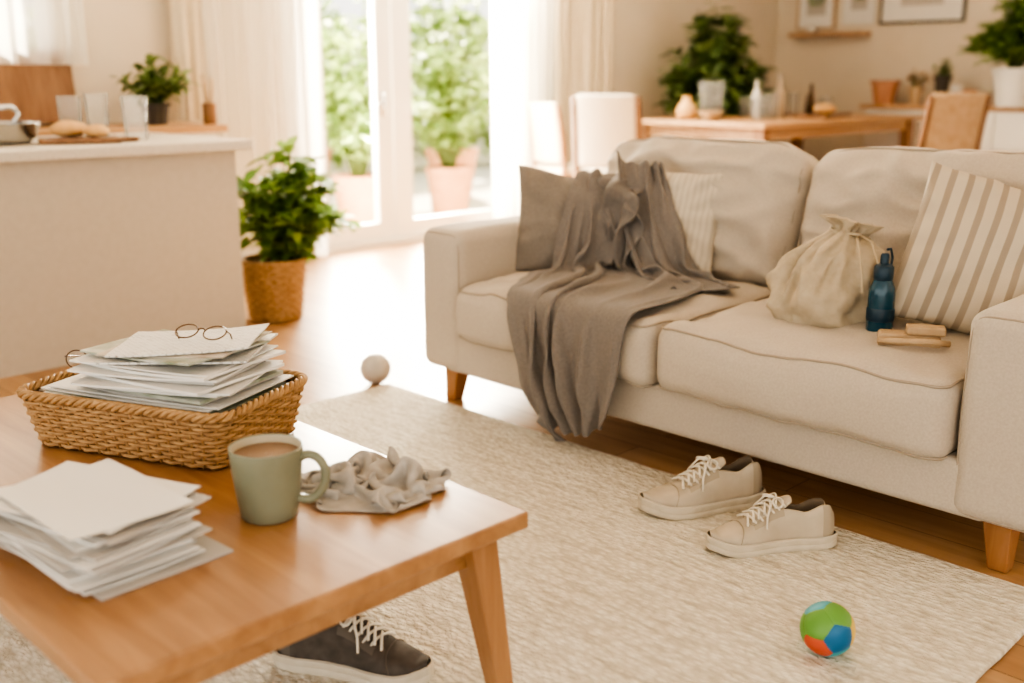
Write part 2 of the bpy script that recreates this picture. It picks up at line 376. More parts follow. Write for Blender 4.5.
# ------------------------------------------------------------ ROOM
WY=6.1; WX=10.0
mb=MB(); bx(mb,(-3.5,-3,-.1),(WX+.15,WY+.15,0)); mb.obj('floor','floor',smooth=False)
mb=MB(); bx(mb,(-3.5,-2.0,2.75),(WX+.15,WY+.15,2.85)); mb.obj('ceiling','ceil',smooth=False)
mb=MB(); y0,y1=WY,WY+.15
DX0=3.98
bx(mb,(-3.5,y0,0),(.6,y1,2.75)); bx(mb,(.6,y0,0),(2.5,y1,1.25)); bx(mb,(.6,y0,2.4),(2.5,y1,2.75))
bx(mb,(2.5,y0,0),(DX0,y1,2.75)); bx(mb,(DX0,y0,2.4),(6.15,y1,2.75)); bx(mb,(6.15,y0,0),(WX+.15,y1,2.75))
mb.obj('wall_back','wall',smooth=False)
mb=MB(); bx(mb,(WX,-1.85,0),(WX+.15,WY,2.75)); mb.obj('wall_right','wall',smooth=False)
mb=MB(); bx(mb,(1.6,-2.0,0),(5.2,-1.85,2.75)); bx(mb,(5.2,-2.0,0),(9.4,-1.85,.7)); bx(mb,(5.2,-2.0,2.5),(9.4,-1.85,2.75)); bx(mb,(9.4,-2.0,0),(WX+.15,-1.85,2.75)); mb.obj('added_shade_wall','wall',smooth=False)  # unseen wall added to shade objects from the right, gap left for light
mb=MB(); bx(mb,(6.15,WY-.015,0),(WX,WY,.1)); bx(mb,(3.3,WY-.015,0),(3.97,WY,.1)); mb.obj('baseboard_back','white',smooth=False)
box('baseboard_right',(WX-.015,-1,0),(WX,WY-.015,.1),'white')
d=group('door_1',(0,0,0)); mb=MB()
bx(mb,(DX0,6.08,0),(4.05,6.22,2.4)); bx(mb,(6.06,6.08,0),(6.15,6.22,2.4)); bx(mb,(4.05,6.08,2.31),(6.06,6.22,2.4)); bx(mb,(4.05,6.08,0),(6.06,6.22,.05))
mb.obj('frame','white',d,False)
for i,(a,b) in enumerate([(4.055,4.885),(4.895,6.055)]):
    mb=MB(); sL=.24 if i==0 else .17; sR=.14 if i==0 else .08
    bx(mb,(a,6.11,.055),(a+sL,6.17,2.3)); bx(mb,(b-sR,6.11,.055),(b,6.17,2.3)); bx(mb,(a+sL,6.11,.055),(b-sR,6.17,.17)); bx(mb,(a+sL,6.11,2.2),(b-sR,6.17,2.3))
    mb.obj('leaf_%d'%(i+1),'white',d,False)
    mb=MB(); bx(mb,(a+sL,6.138,.17),(b-sR,6.142,2.2)); mb.obj('glass_%d'%(i+1),'pane',d,False)
mb=MB(); mb.tube([(4.80,6.11,1.02),(4.80,6.07,1.02),(4.80,6.06,1.02),(4.70,6.06,1.02)],.009,8); bx(mb,(4.785,6.1,.93),(4.815,6.112,1.1)); mb.obj('handle','steel',d)
w=group('window_1',(0,0,0)); mb=MB()
for a,b in [((.6,6.1,1.25),(.66,6.2,2.4)),((2.44,6.1,1.25),(2.5,6.2,2.4)),((.66,6.1,2.34),(2.44,6.2,2.4)),((.66,6.1,1.25),(2.44,6.2,1.31)),((1.52,6.12,1.31),(1.58,6.18,2.34))]: bx(mb,a,b)
mb.obj('frame','white',w,False); mb=MB(); bx(mb,(.66,6.148,1.31),(2.44,6.152,2.34)); mb.obj('pane','pane',w,False)
w=group('added_light_gap',(0,0,0)); mb=MB()  # frame for an unseen opening, added to brighten the dining area
for a,b in [((5.2,-1.95,.7),(5.27,-1.9,2.5)),((9.33,-1.95,.7),(9.4,-1.9,2.5)),((5.27,-1.95,2.43),(9.33,-1.9,2.5)),((5.27,-1.95,.7),(9.33,-1.9,.77)),((6.6,-1.94,.77),(6.66,-1.91,2.43)),((7.98,-1.94,.77),(8.04,-1.91,2.43))]: bx(mb,a,b)
mb.obj('frame','white',w,False)
def curtain(name,x0,x1,y,z0,z1,mat,folds,amp=.045,flare=0,seed=0):
    mb=MB()
    def fn(u,v):
        uu=u+.015*math.sin(u*23+seed)
        f=math.sin(uu*folds*2*math.pi+.8*math.sin(u*9+seed)+.4*v)
        z=z1+(z0-z1)*v
        xc=(x0+x1)/2; wdt=(x1-x0)*(1+flare*v)
        return (xc+(u-.5)*wdt+.012*math.cos(uu*folds*4*math.pi),y+amp*f*(.6+.4*v)+.01*math.sin(v*5+u*30),z)
    mb.grid(fn,folds*14,14); return mb.obj(name,mat)
curtain('sheer_curtain',3.34,4.16,5.93,.02,2.6,'sheer',8)
curtain('sheer_curtain',5.74,6.38,5.93,.02,2.6,'sheer',7,seed=2)
curtain('linen_curtain',6.44,7.15,5.94,.02,2.6,'drape',7,seed=4)
curtain('linen_curtain',3.14,3.30,5.97,.95,2.6,'drape',2,seed=1,amp=.03)
curtain('sheer_curtain',1.15,2.62,5.96,1.27,2.6,'sheer',12,seed=3,amp=.035)
mb=MB(); mb.tube([(3.05,5.94,2.62),(7.3,5.94,2.62)],.014,10); mb.tube([(.5,5.96,2.62),(2.8,5.96,2.62)],.014,10); mb.obj('curtain_rod','black')
# outside
box('patio',(-3.5,6.25,-.12),(14,12.5,-.02),'paving')
mb=MB()
bx(mb,(-3.5,11.5,-.02),(14,11.65,1.7)); mb.obj('garden_wall','white',smooth=False)
def leaf(mb,p,d,up,L,W,mi=0,curl=.25):
    d=d.normalized(); s_=d.cross(up); s_=s_.normalized() if s_.length>1e-4 else d.orthogonal().normalized(); n=s_.cross(d)
    vs=[];ts=[(0,.02),(.25,.8),(.55,1),(.82,.6),(1,.02)]
    for t,wf in ts:
        c=p+d*L*t-n*(curl*L*t*t)
        for sg in (-1,0,1): vs.append(c+s_*(sg*W*wf*.5)+n*(abs(sg)*W*.12*wf))
    fs=[]
    for i in range(len(ts)-1):
        for k in range(2): a=i*3+k; fs.append((a,a+1,a+4,a+3))
    mb.add(vs,fs,mi)
def foliage(mb,stems,base,height,spread,L,W,nstem,nleaf,rnd,zmin=.15,mi=0,smi=1,droop=0.0,starttop=.25):
    for i in range(nstem):
        a=rnd.uniform(0,2*math.pi); rr=spread*math.sqrt(rnd.random()); hh=height*(1-.45*(rr/spread)**2)*rnd.uniform(.7,1.02)
        e=Vector((math.cos(a)*rr,math.sin(a)*rr,hh)); b=Vector((math.cos(a)*.03,math.sin(a)*.03,0)); c=Vector((e.x*.35,e.y*.35,hh*.65))
        pts=[]
        for k in range(7):
            t=k/6; p=b*(1-t)**2+c*2*t*(1-t)+e*t*t; p.z-=droop*t*t*t*rr; pts.append(Vector(base)+p)
        stems.tube(pts,[.006*(1-.6*k/6)*max(1,height) for k in range(7)],5,mi=smi if stems is mb else 0)
        for k in range(nleaf):
            t=starttop+(1-starttop)*rnd.random(); q=t*6; j=min(5,int(q)); p=pts[j].lerp(pts[j+1],q-j)
            az=rnd.uniform(0,2*math.pi); el=rnd.uniform(-.3,.9)
            dd=Vector((math.cos(az)*math.cos(el),math.sin(az)*math.cos(el),math.sin(el)))
            o=Vector((p.x-base[0],p.y-base[1],0)); dd+=o*(.8/max(spread,.01))
            sc=rnd.uniform(.65,1.15); leaf(mb,p,dd,Vector((rnd.uniform(-.4,.4),rnd.uniform(-.4,.4),1)),L*sc,W*sc,mi,curl=rnd.uniform(.1,.45))
def potted(name,loc,potprof,potmat,height,spread,L,W,nstem,nleaf,leafm='leaf',seed=1,soilz=None,soilr=.1,**kw):
    g=group(name,loc); mb=MB(); mb.lathe(potprof,36,capb=True); mb.obj('pot',potmat,g,auto=50)
    sz=soilz; mb=MB(); mb.lathe([(soilr,sz-.01),(soilr*.6,sz),(.001,sz+.005)],24); mb.obj('soil','soil',g)
    f=MB(); st=MB(); foliage(f,st,(0,0,sz),height,spread,L,W,nstem,nleaf,random.Random(seed),**kw)
    f.obj('leaves',leafm,g); st.obj('stems','stem',g); return g
def potprof(rb,rt,h,t=.012): return [(rb,0),(rb+(rt-rb)*.5,h*.5),(rt-.004,h*.86),(rt+.008,h*.87),(rt+.01,h),(rt-t,h),(rt-t-.01,h*.8),(rb*.8,h*.78)]
potted('patio_shrub',(5.3,7.1,-.02),potprof(.16,.21,.44),'terra',1.6,.55,.13,.07,48,30,'leafl',5,soilz=.36,soilr=.17,droop=.5)
potted('patio_shrub',(6.4,7.2,-.02),potprof(.16,.21,.44),'terra',1.6,.55,.13,.07,48,30,'leafl',6,soilz=.36,soilr=.17,droop=.5)
potted('patio_shrub',(7.5,8.4,-.02),potprof(.2,.27,.5),'terra',2.0,.7,.18,.1,36,24,'leafl',8,soilz=.42,soilr=.2)
potted('patio_shrub',(6.4,9.5,-.02),potprof(.2,.27,.5),'terra',2.0,.8,.2,.1,36,24,'leafl',9,soilz=.42,soilr=.2)
mb=MB(); rr=random.Random(3)
for i in range(2000):
    p=Vector((rr.uniform(3,13),11.1+rr.uniform(-.3,.2),rr.uniform(0.15,1.9)))
    leaf(mb,p,Vector((rr.uniform(-1,1),rr.uniform(-1,.2),rr.uniform(-.3,1))),Vector((0,0,1)),.24,.15)
mb.obj('garden_hedge','leafl')
# ------------------------------------------------------------ RUG
g=MB()
rx0,rx1,ry0,ry1=-.3,2.5,.68,3.2
def rugfn(p):
    e=Vector(p)
    if abs(e.x)>1.38: e.x+=nz((e.y,0,0),9,.006)
    if abs(e.y)>1.24: e.y+=nz((e.x,3,0),9,.006)
    return e
g.rbox((0,0,0),((rx1-rx0)/2,(ry1-ry0)/2,.008),.006,ni=40,fn=rugfn)
o=g.obj('area_rug','rug'); o.location=((rx0+rx1)/2,(ry0+ry1)/2,.0085)
RZ=.0165
# ------------------------------------------------------------ COFFEE TABLE
ct=group('coffee_table',(.895,1.98,0)); TZ=.42
mb=MB(); mb.rbox((0,0,TZ-.017),(.41,.72,.017),.005); top=mb.obj('tabletop','oak',ct,auto=40)
mb=MB()
for sx in (-1,1): bx(mb,(sx*.34-.011,-.63,TZ-.105),(sx*.34+.011,.63,TZ-.034))
for sy in (-1,1): bx(mb,(-.33,sy*.64-.011,TZ-.105),(.33,sy*.64+.011,TZ-.034))
mb.obj('apron','oak',ct,False)
for i,(sx,sy) in enumerate([(-1,-1),(1,-1),(1,1),(-1,1)]):
    mb=MB(); prism(mb,sq(sx*.375,sy*.685,.019),sq(sx*.338,sy*.64,.033),RZ,TZ-.034)
    o=mb.obj('leg_%d'%(i+1),'oakz',ct,False); bv=o.modifiers.new('b','BEVEL'); bv.width=.005; bv.segments=2
# ------------------------------------------------------------ SOFA
so=group('sofa',(3.05,1.875,0)); sofaparts=[]
def L(x,y,z=0): return (x-3.05,y-1.875,z)
mb=MB(); mb.rbox(L(3.05,1.875,.205),(.53,1.0,.075),.02,ni=10); sofaparts.append(mb.obj('base','sofa',so,auto=60))
def armfn(hx,hy,hz,off):
    def f(p):
        b=(1-(p.x/hx)**2)*(1-(p.z/hz)**2); p.y+=math.copysign(.012*b,p.y)*(abs(p.y)/hy)
        if p.z>0: p.z+=.008*(1-(p.x/hx)**4)*(1-(p.y/hy)**2)*(p.z/hz)
        p+=Vector((nz(p,4,.006,off),nz(p,5,.005,off+3),nz(p,4,.005,off+7)))
        return p
    return f
for i,yc in enumerate((2.894,.856)):
    mb=MB(); mb.rbox(L(3.03,yc,.395),(.52,.113,.265),.045,ni=14,seg=5,fn=armfn(.52,.113,.265,i*5)); sofaparts.append(mb.obj('arm_%d'%(i+1),'sofa',so))
    mb=MB(); pts=[]; hy_,hz_=.113-.013,.265-.013
    for k in range(72):
        a=2*math.pi*k/72; ca,sa=math.cos(a),math.sin(a)
        pts.append(Vector(L(3.03,yc,.395))+armfn(.52,.113,.265,i*5)(Vector((-.52+.0135,hy_*math.copysign(abs(ca)**.3,ca),hz_*math.copysign(abs(sa)**.18,sa)))))
    mb.tube(pts,.003,6,closed=True); mb.obj('arm_%d_piping'%(i+1),'pipe',so)
mb=MB(); mb.rbox(L(3.5,1.875,.45),(.1,1.0,.33),.05,ni=14,seg=5,fn=armfn(.1,1.0,.33,9)); mb.obj('back_frame','sofa',so)
def seatcushion(name,yc,hy,off):
    hx,hz,r=.40,.105,.05
    def f(p):
        q=p.copy(); bx_=max(0,1-(p.x/hx)**2)**.6; by_=max(0,1-(p.y/hy)**2)**.6
        if p.z>0: q.z+=(.034*bx_*by_-.008)*(p.z/hz)
        if p.x<0: q.x-=.026*max(0,1-(p.y/hy)**4)*max(0,1-(p.z/hz)**2)*(-p.x/hx)**3
        w=.008*math.sin(p.y*31+off+3*nz(p,3,1,off))*math.exp(-((p.x+hx*.8)/.1)**2)*(p.z>0)*(p.z/hz)
        q+=Vector((nz(p,6,.008,off),nz(p,6,.003,off+2),nz(p,6,.014,off+4)+nz(p,15,.008,off)+w*.5))
        return q
    mb=MB(); c=L(2.87,yc,.375); mb.rbox(c,(hx,hy,hz),r,ni=34,seg=5,fn=f); sofaparts.append(mb.obj(name,'sofa',so))
    mb=MB()
    for zz in (hz-r*.28,-(hz-r*.28)):
        pts=[]; k=r*.26
        hxx,hyy=hx-k,hy-k; rr=.03
        P=[]
        for cx,cy,a0 in ((hxx-rr,hyy-rr,0),(-hxx+rr,hyy-rr,90),(-hxx+rr,-hyy+rr,180),(hxx-rr,-hyy+rr,270)):
            for s_ in range(7):
                a=math.radians(a0+15*s_); P.append((cx+rr*math.cos(a),cy+rr*math.sin(a)))
        Q=[]
        for i in range(len(P)):
            a=P[i];b=P[(i+1)%len(P)]; dd=math.dist(a,b); m=max(1,int(dd/.03))
            for s_ in range(m): Q.append((a[0]+(b[0]-a[0])*s_/m,a[1]+(b[1]-a[1])*s_/m))
        for (x,y) in Q: pts.append(Vector(c)+f(Vector((x,y,zz))))
        mb.tube(pts,.0038,6,closed=True)
    mb.obj(name+'_piping','pipe',so)
seatcushion('seat_cushion_1',2.332,.448,1); seatcushion('seat_cushion_2',1.424,.448,20)
def backcushion(name,yc,hy,off):
    hx,hz,r=.12,.255,.075
    def f(p):
        q=p.copy(); bz=max(0,1-(p.z/hz)**2); by=max(0,1-(p.y/hy)**2)
        q.x+=math.copysign(.08,p.x)*(abs(p.x)/hx)*(bz**.6)*(by**.6)
        if p.z>0: q.z+=(.025*by-.03*(abs(p.y)/hy)**8)*(p.z/hz)
        cr_=abs(nz((p.y*1.0,p.z*2.2,0),5,1,off+6))*.055*max(0,1-abs(p.x+hx)/.1)
        q+=Vector((nz(p,5,.024,off)+nz(p,13,.014,off)+cr_,nz(p,6,.008,off+2),nz(p,5,.020,off+4)+nz(p,14,.009,off+1)))
        return q
    m4=Matrix.Rotation(math.radians(13),4,'Y')
    mb=MB(); mb.rbox(L(3.375,yc,.70),(hx,hy,hz),r,ni=36,seg=5,fn=f,mat4=m4); mb.obj(name,'sofa',so)
    mb=MB(); pts=[]
    for i in range(90):
        a=2*math.pi*i/90; ca,sa=math.cos(a),math.sin(a)
        y=hy*math.copysign(abs(ca)**.22,ca)*.985; z=hz*math.copysign(abs(sa)**.22,sa)*.975
        p=f(Vector((-hx+.03,y*.975,z*.975))); pts.append(Vector(L(3.375,yc,.70))+m4@p)
    mb.tube(pts,.0038,6,closed=True); mb.obj(name+'_piping','pipe',so)
backcushion('back_cushion_1',2.335,.45,3); backcushion('back_cushion_2',1.415,.45,33)
for i,(x,y) in enumerate(((2.6,2.89),(2.6,.86),(3.5,2.89),(3.5,.86))):
    mb=MB(); dx=-.012 if x<3 else .012; dy=.012 if y>2 else -.012
    prism(mb,sq(L(x,y)[0]+dx,L(x,y)[1]+dy,.024),sq(L(x,y)[0],L(x,y)[1],.037),0,.135); o=mb.obj('leg_%d'%(i+1),'woodleg',so,False)
    bv=o.modifiers.new('b','BEVEL'); bv.width=.004; bv.segments=2
def pillow(name,loc,size,thick,rz,tilt,mat,off,roll=0,squash=.0):
    mb=MB(); n=40
    def side(sg):
        def fn(u,v):
            a=u*2-1;b=v*2-1
            a=math.sin(a*math.pi/2); b=math.sin(b*math.pi/2)
            ed=1-.07*(1-abs(b)**2)*abs(a)**3; ed2=1-.07*(1-abs(a)**2)*abs(b)**3
            x=a*size[0]/2*ed; z=b*size[1]/2*ed2
            t=(max(0,1-a*a)*max(0,1-b*b))**.42
            y=sg*thick/2*t
            p=Vector((x,y,z)); wr=nz(p,8,.018,off)*t**.5+nz(p,18,.010,off+3)*t**.5
            rad=math.atan2(b,a); wr+=.012*math.sin(rad*15+off+2*nz(p,6,1,off))*(t*(1-t))*2
            z2=z-squash*.12*math.exp(-(a/.35)**2)*max(0,b)
            return Vector((x,y+sg*wr,z2+nz(p,6,.012,off+9)))
        return fn
    mb.grid(side(-1),n,n); mb.grid(side(1),n,n)
    o=mb.obj(name,mat,weld=.0004)
    Rm=Matrix.Rotation(rz,3,'Z')@Matrix.Rotation(tilt,3,'X')@Matrix.Rotation(roll,3,'Y')
    o.location=loc; o.rotation_euler=Rm.to_euler()
    return (loc,size,thick,np.array(Rm))
p1=pillow('throw_pillow',(2.99,2.63,.67),(.49,.41),.16,math.radians(-50),math.radians(-17),'greypil',2,roll=math.radians(2),squash=.15)
p2=pillow('cream_cushion',(3.14,2.35,.685),(.44,.40),.13,math.radians(-72),math.radians(-20),'stripe2',7,roll=math.radians(2))
pillow('striped_cushion',(3.04,1.13,.695),(.47,.48),.19,math.radians(-58),math.radians(-24),'stripe',12,roll=math.radians(17))
# ------------------------------------------------------------ BLANKET
def cr(p0,p1,p2,p3,t):
    return .5*((2*p1)+(p2-p0)*t+(2*p0-5*p1+4*p2-p3)*t*t+(3*p1-p0-3*p2+p3)*t**3)
def spline(P,t):
    n=len(P)-1; q=t*n; i=min(n-1,int(q)); f=q-i
    g_=lambda k:P[max(0,min(n,k))]
    return cr(g_(i-1),g_(i),g_(i+1),g_(i+2),f)
def pil_sdf(P,p):
    loc,size,th,Rm=p
    return np.minimum(sdbox(P,loc,(size[0]*.45,th*.27,size[1]*.45),th*.26,Rm),sdbox(P,loc,(size[0]*.33,th*.5,size[1]*.33),th*.48,Rm))
cY=math.cos(math.radians(13)); sY=math.sin(math.radians(13)); RY=np.array([[cY,0,sY],[0,1,0],[-sY,0,cY]])
def sofa_sdf(P):
    d=sdbox(P,(2.862,2.332,.39),(.425,.452,.115),.05)
    d=np.minimum(d,sdbox(P,(2.862,1.424,.39),(.425,.452,.115),.05))
    d=np.minimum(d,sdbox(P,(3.05,1.875,.205),(.53,1.0,.075),.02))
    d=np.minimum(d,sdbox(P,(3.03,2.894,.395),(.525,.118,.275),.045))
    d=np.minimum(d,sdbox(P,(3.375,2.335,.70),(.16,.45,.26),.08,RY))
    d=np.minimum(d,pil_sdf(P,p1)); d=np.minimum(d,pil_sdf(P,p2))
    return np.minimum(d,P[...,2])
def blanket(name,rows,nu,nv,folds,amp,off,skew,steps,slack,parent,lift=.02,force=None,cut=0):
    rows=[[Vector(p) for p in r] for r in rows]
    def base(u,v): return spline([spline(r,u) for r in rows],v)
    G=np.zeros((nv+1,nu+1,3))
    for j in range(nv+1):
        for i in range(nu+1):
            u=i/nu;v=j/nv; p=base(u,v); e=.01
            du=base(min(1,u+e),v)-base(max(0,u-e),v); dv=base(u,min(1,v+e))-base(u,max(0,v-e))
            n=du.cross(dv); n=n.normalized() if n.length>1e-9 else Vector((0,0,1))
            if n.dot(Vector((-1,-.6,.8)))<0: n=-n
            wv=u*folds+skew*v+1.6*noise.noise(Vector((u*1.7+off,v*2.2,off)))
            s_=.5+.5*math.sin(wv*2*math.pi)
            a=amp*(.35+1.1*(.5+.5*noise.noise(Vector((u*2.5,v*3.5,off+5)))))
            q=p+n*(a*s_+lift+.03*abs(noise.noise(Vector((u*5,v*9,off))))); G[j,i]=q
    if cut: G=G[:-cut]
    P=pbd(G,steps,sofa_sdf,slack=slack,pin=2,selfd=.012,mu=.8,bend=.2,iters=10,force=force)
    mb=MB(); gridmesh(mb,P); o=mb.obj(name,'blanket',parent)
    s=o.modifiers.new('sub','SUBSURF'); s.levels=2; s.render_levels=2
    sm=o.modifiers.new('s','SOLIDIFY'); sm.thickness=.005; sm.offset=0
    return o
A=[
 [(3.13,2.72,.74),(3.17,2.64,.74),(3.22,2.54,.74),(3.26,2.44,.74)],
 [(3.06,2.68,.885),(3.09,2.62,.89),(3.13,2.53,.89),(3.18,2.44,.88)],
 [(2.95,2.64,.79),(2.99,2.57,.80),(3.03,2.47,.79),(3.08,2.35,.76)],
 [(2.86,2.64,.66),(2.90,2.53,.67),(2.95,2.41,.65),(3.02,2.22,.60)],
 [(2.76,2.63,.55),(2.82,2.48,.56),(2.87,2.32,.54),(2.98,2.06,.515)],
 [(2.62,2.52,.505),(2.64,2.40,.51),(2.70,2.24,.51),(2.80,1.98,.505)],
 [(2.47,2.44,.50),(2.475,2.34,.50),(2.48,2.20,.50),(2.50,1.99,.50)],
 [(2.40,2.40,.43),(2.395,2.31,.43),(2.395,2.18,.43),(2.40,2.00,.44)],
 [(2.40,2.36,.37),(2.395,2.28,.355),(2.395,2.16,.35),(2.40,2.02,.37)],
 [(2.41,2.30,.32),(2.405,2.24,.28),(2.405,2.13,.26),(2.41,2.03,.30)],
 [(2.42,2.22,.28),(2.415,2.17,.22),(2.415,2.10,.19),(2.42,2.04,.24)]]
tbk=group('throw_blanket',(0,0,0))
def hangforce(P,st):
    f=np.zeros_like(P); h=np.clip((.46-P[...,2])/.3,0,1)*(P[...,0]<2.47)
    f[...,1]=-(P[...,1]-2.13)*.006*h; return f
blanket('main_fall',A,50,74,5.4,.066,1.3,-.9,52,1.0,tbk,force=hangforce,cut=9)
B=[
 [(3.10,2.54,.875),(3.14,2.47,.87),(3.18,2.41,.85)],
 [(3.04,2.44,.79),(3.10,2.36,.77),(3.15,2.29,.74)],
 [(2.98,2.31,.66),(3.05,2.22,.65),(3.11,2.15,.63)],
 [(2.90,2.19,.545),(2.99,2.10,.545),(3.07,2.03,.545)],
 [(2.80,2.10,.505),(2.90,1.98,.505),(3.02,1.94,.505)]]
blanket('side_fall',B,34,40,3.4,.05,7.7,.5,46,1.0,tbk)
# ------------------------------------------------------------ DRAWSTRING BAG
bg=group('drawstring_bag',(2.855,1.505,.478),math.radians(-35)); mb=MB()
prof=[(.02,0),(.10,.004),(.165,.02),(.192,.06),(.196,.11),(.182,.16),(.15,.207),(.11,.242),(.075,.262),(.052,.274),(.055,.284),(.075,.298),(.09,.31),(.075,.313),(.04,.295),(.02,.28)]
def bagp(u,v):
    q=v*(len(prof)-1); i=min(len(prof)-2,int(q)); f=q-i
    r=prof[i][0]*(1-f)+prof[i+1][0]*f; z=prof[i][1]*(1-f)+prof[i+1][1]*f
    a=u*2*math.pi; g_=sst(.12,.25,z)
    r*=1+g_*.12*math.sin(a*13+math.sin(a*2)*1.5)+ (1-g_)*.04*math.sin(a*3+1)
    p=Vector((r*math.cos(a)*1.0,r*math.sin(a)*.75,z))
    n_=noise.noise(Vector((math.cos(a)*2.2,math.sin(a)*2.2,z*9)))*.03*sst(.0,.04,z)*(1-sst(.25,.3,z)*.6)
    rid=-abs(noise.noise(Vector((math.cos(a)*2.5+5,math.sin(a)*2.5,z*10))))*.07*sst(.02,.06,z)
    p.x+=(n_+rid)*math.cos(a); p.y+=(n_+rid)*math.sin(a)
    p.x+=.06*sst(.1,.33,z); p.y+=.02*sst(.1,.33,z); p.z-=.03*sst(.15,.3,z)*math.cos(a)*.6
    return p
mb.grid(bagp,150,100,closeu=True); mb.obj('bag_body','cream',bg)
mb=MB()
ring=[(.055+.056*math.cos(a),.02+.046*math.sin(a),.272-.012*math.cos(a)+.004*math.sin(3*a)) for a in [2*math.pi*k/28 for k in range(28)]]
mb.tube(ring,.0045,7,closed=True); mb.tube([(.055,-.025,.272),(.035,-.07,.262),(.02,-.12,.22),(.015,-.15,.17),(.01,-.165,.13)],.0035,7); mb.tube([(.065,-.025,.272),(.075,-.08,.26),(.07,-.13,.21),(.07,-.15,.18)],.0035,7)
mb.obj('drawstring','cord',bg)
# ------------------------------------------------------------ BOTTLE
bt=group('water_bottle',(2.80,1.32,.484)); bt.scale=(.92,.92,.95); mb=MB()
mb.lathe([(.02,0),(.036,.002),(.04,.008),(.04,.13),(.038,.15),(.028,.172),(.024,.18)],32,capb=True); mb.obj('bottle_body','blue',bt,auto=50)
mb=MB(); mb.lathe([(.027,.172),(.029,.178),(.029,.212),(.024,.218),(.013,.222),(.013,.245),(.010,.252),(.001,.253)],28); mb.obj('cap','dkblue',bt,auto=50)
mb=MB(); mb.lathe([(.0405,.05),(.042,.055),(.042,.085),(.0405,.09)],32)
mb.tube([(.028,0,.2),(.045,0,.21),(.05,0,.235),(.035,0,.262),(.012,0,.262)],.004,7); mb.obj('band_and_loop','dkblue',bt)
tb=group('wooden_toy_block',(2.73,1.20,.488),math.radians(-62)); mb=MB(); mb.rbox((0,0,.02),(.08,.03,.02),.008)
mb.obj('block','tan',tb); mb=MB(); mb.rbox((.04,-.012,.052),(.05,.024,.012),.006); mb.obj('lid','tan',tb)
mb=MB(); mb.tube([(-.08,-.035,.02),(-.03,-.055,.026),(.05,-.057,.03),(.1,-.04,.024)],.009,8); mb.obj('handle','tan',tb)
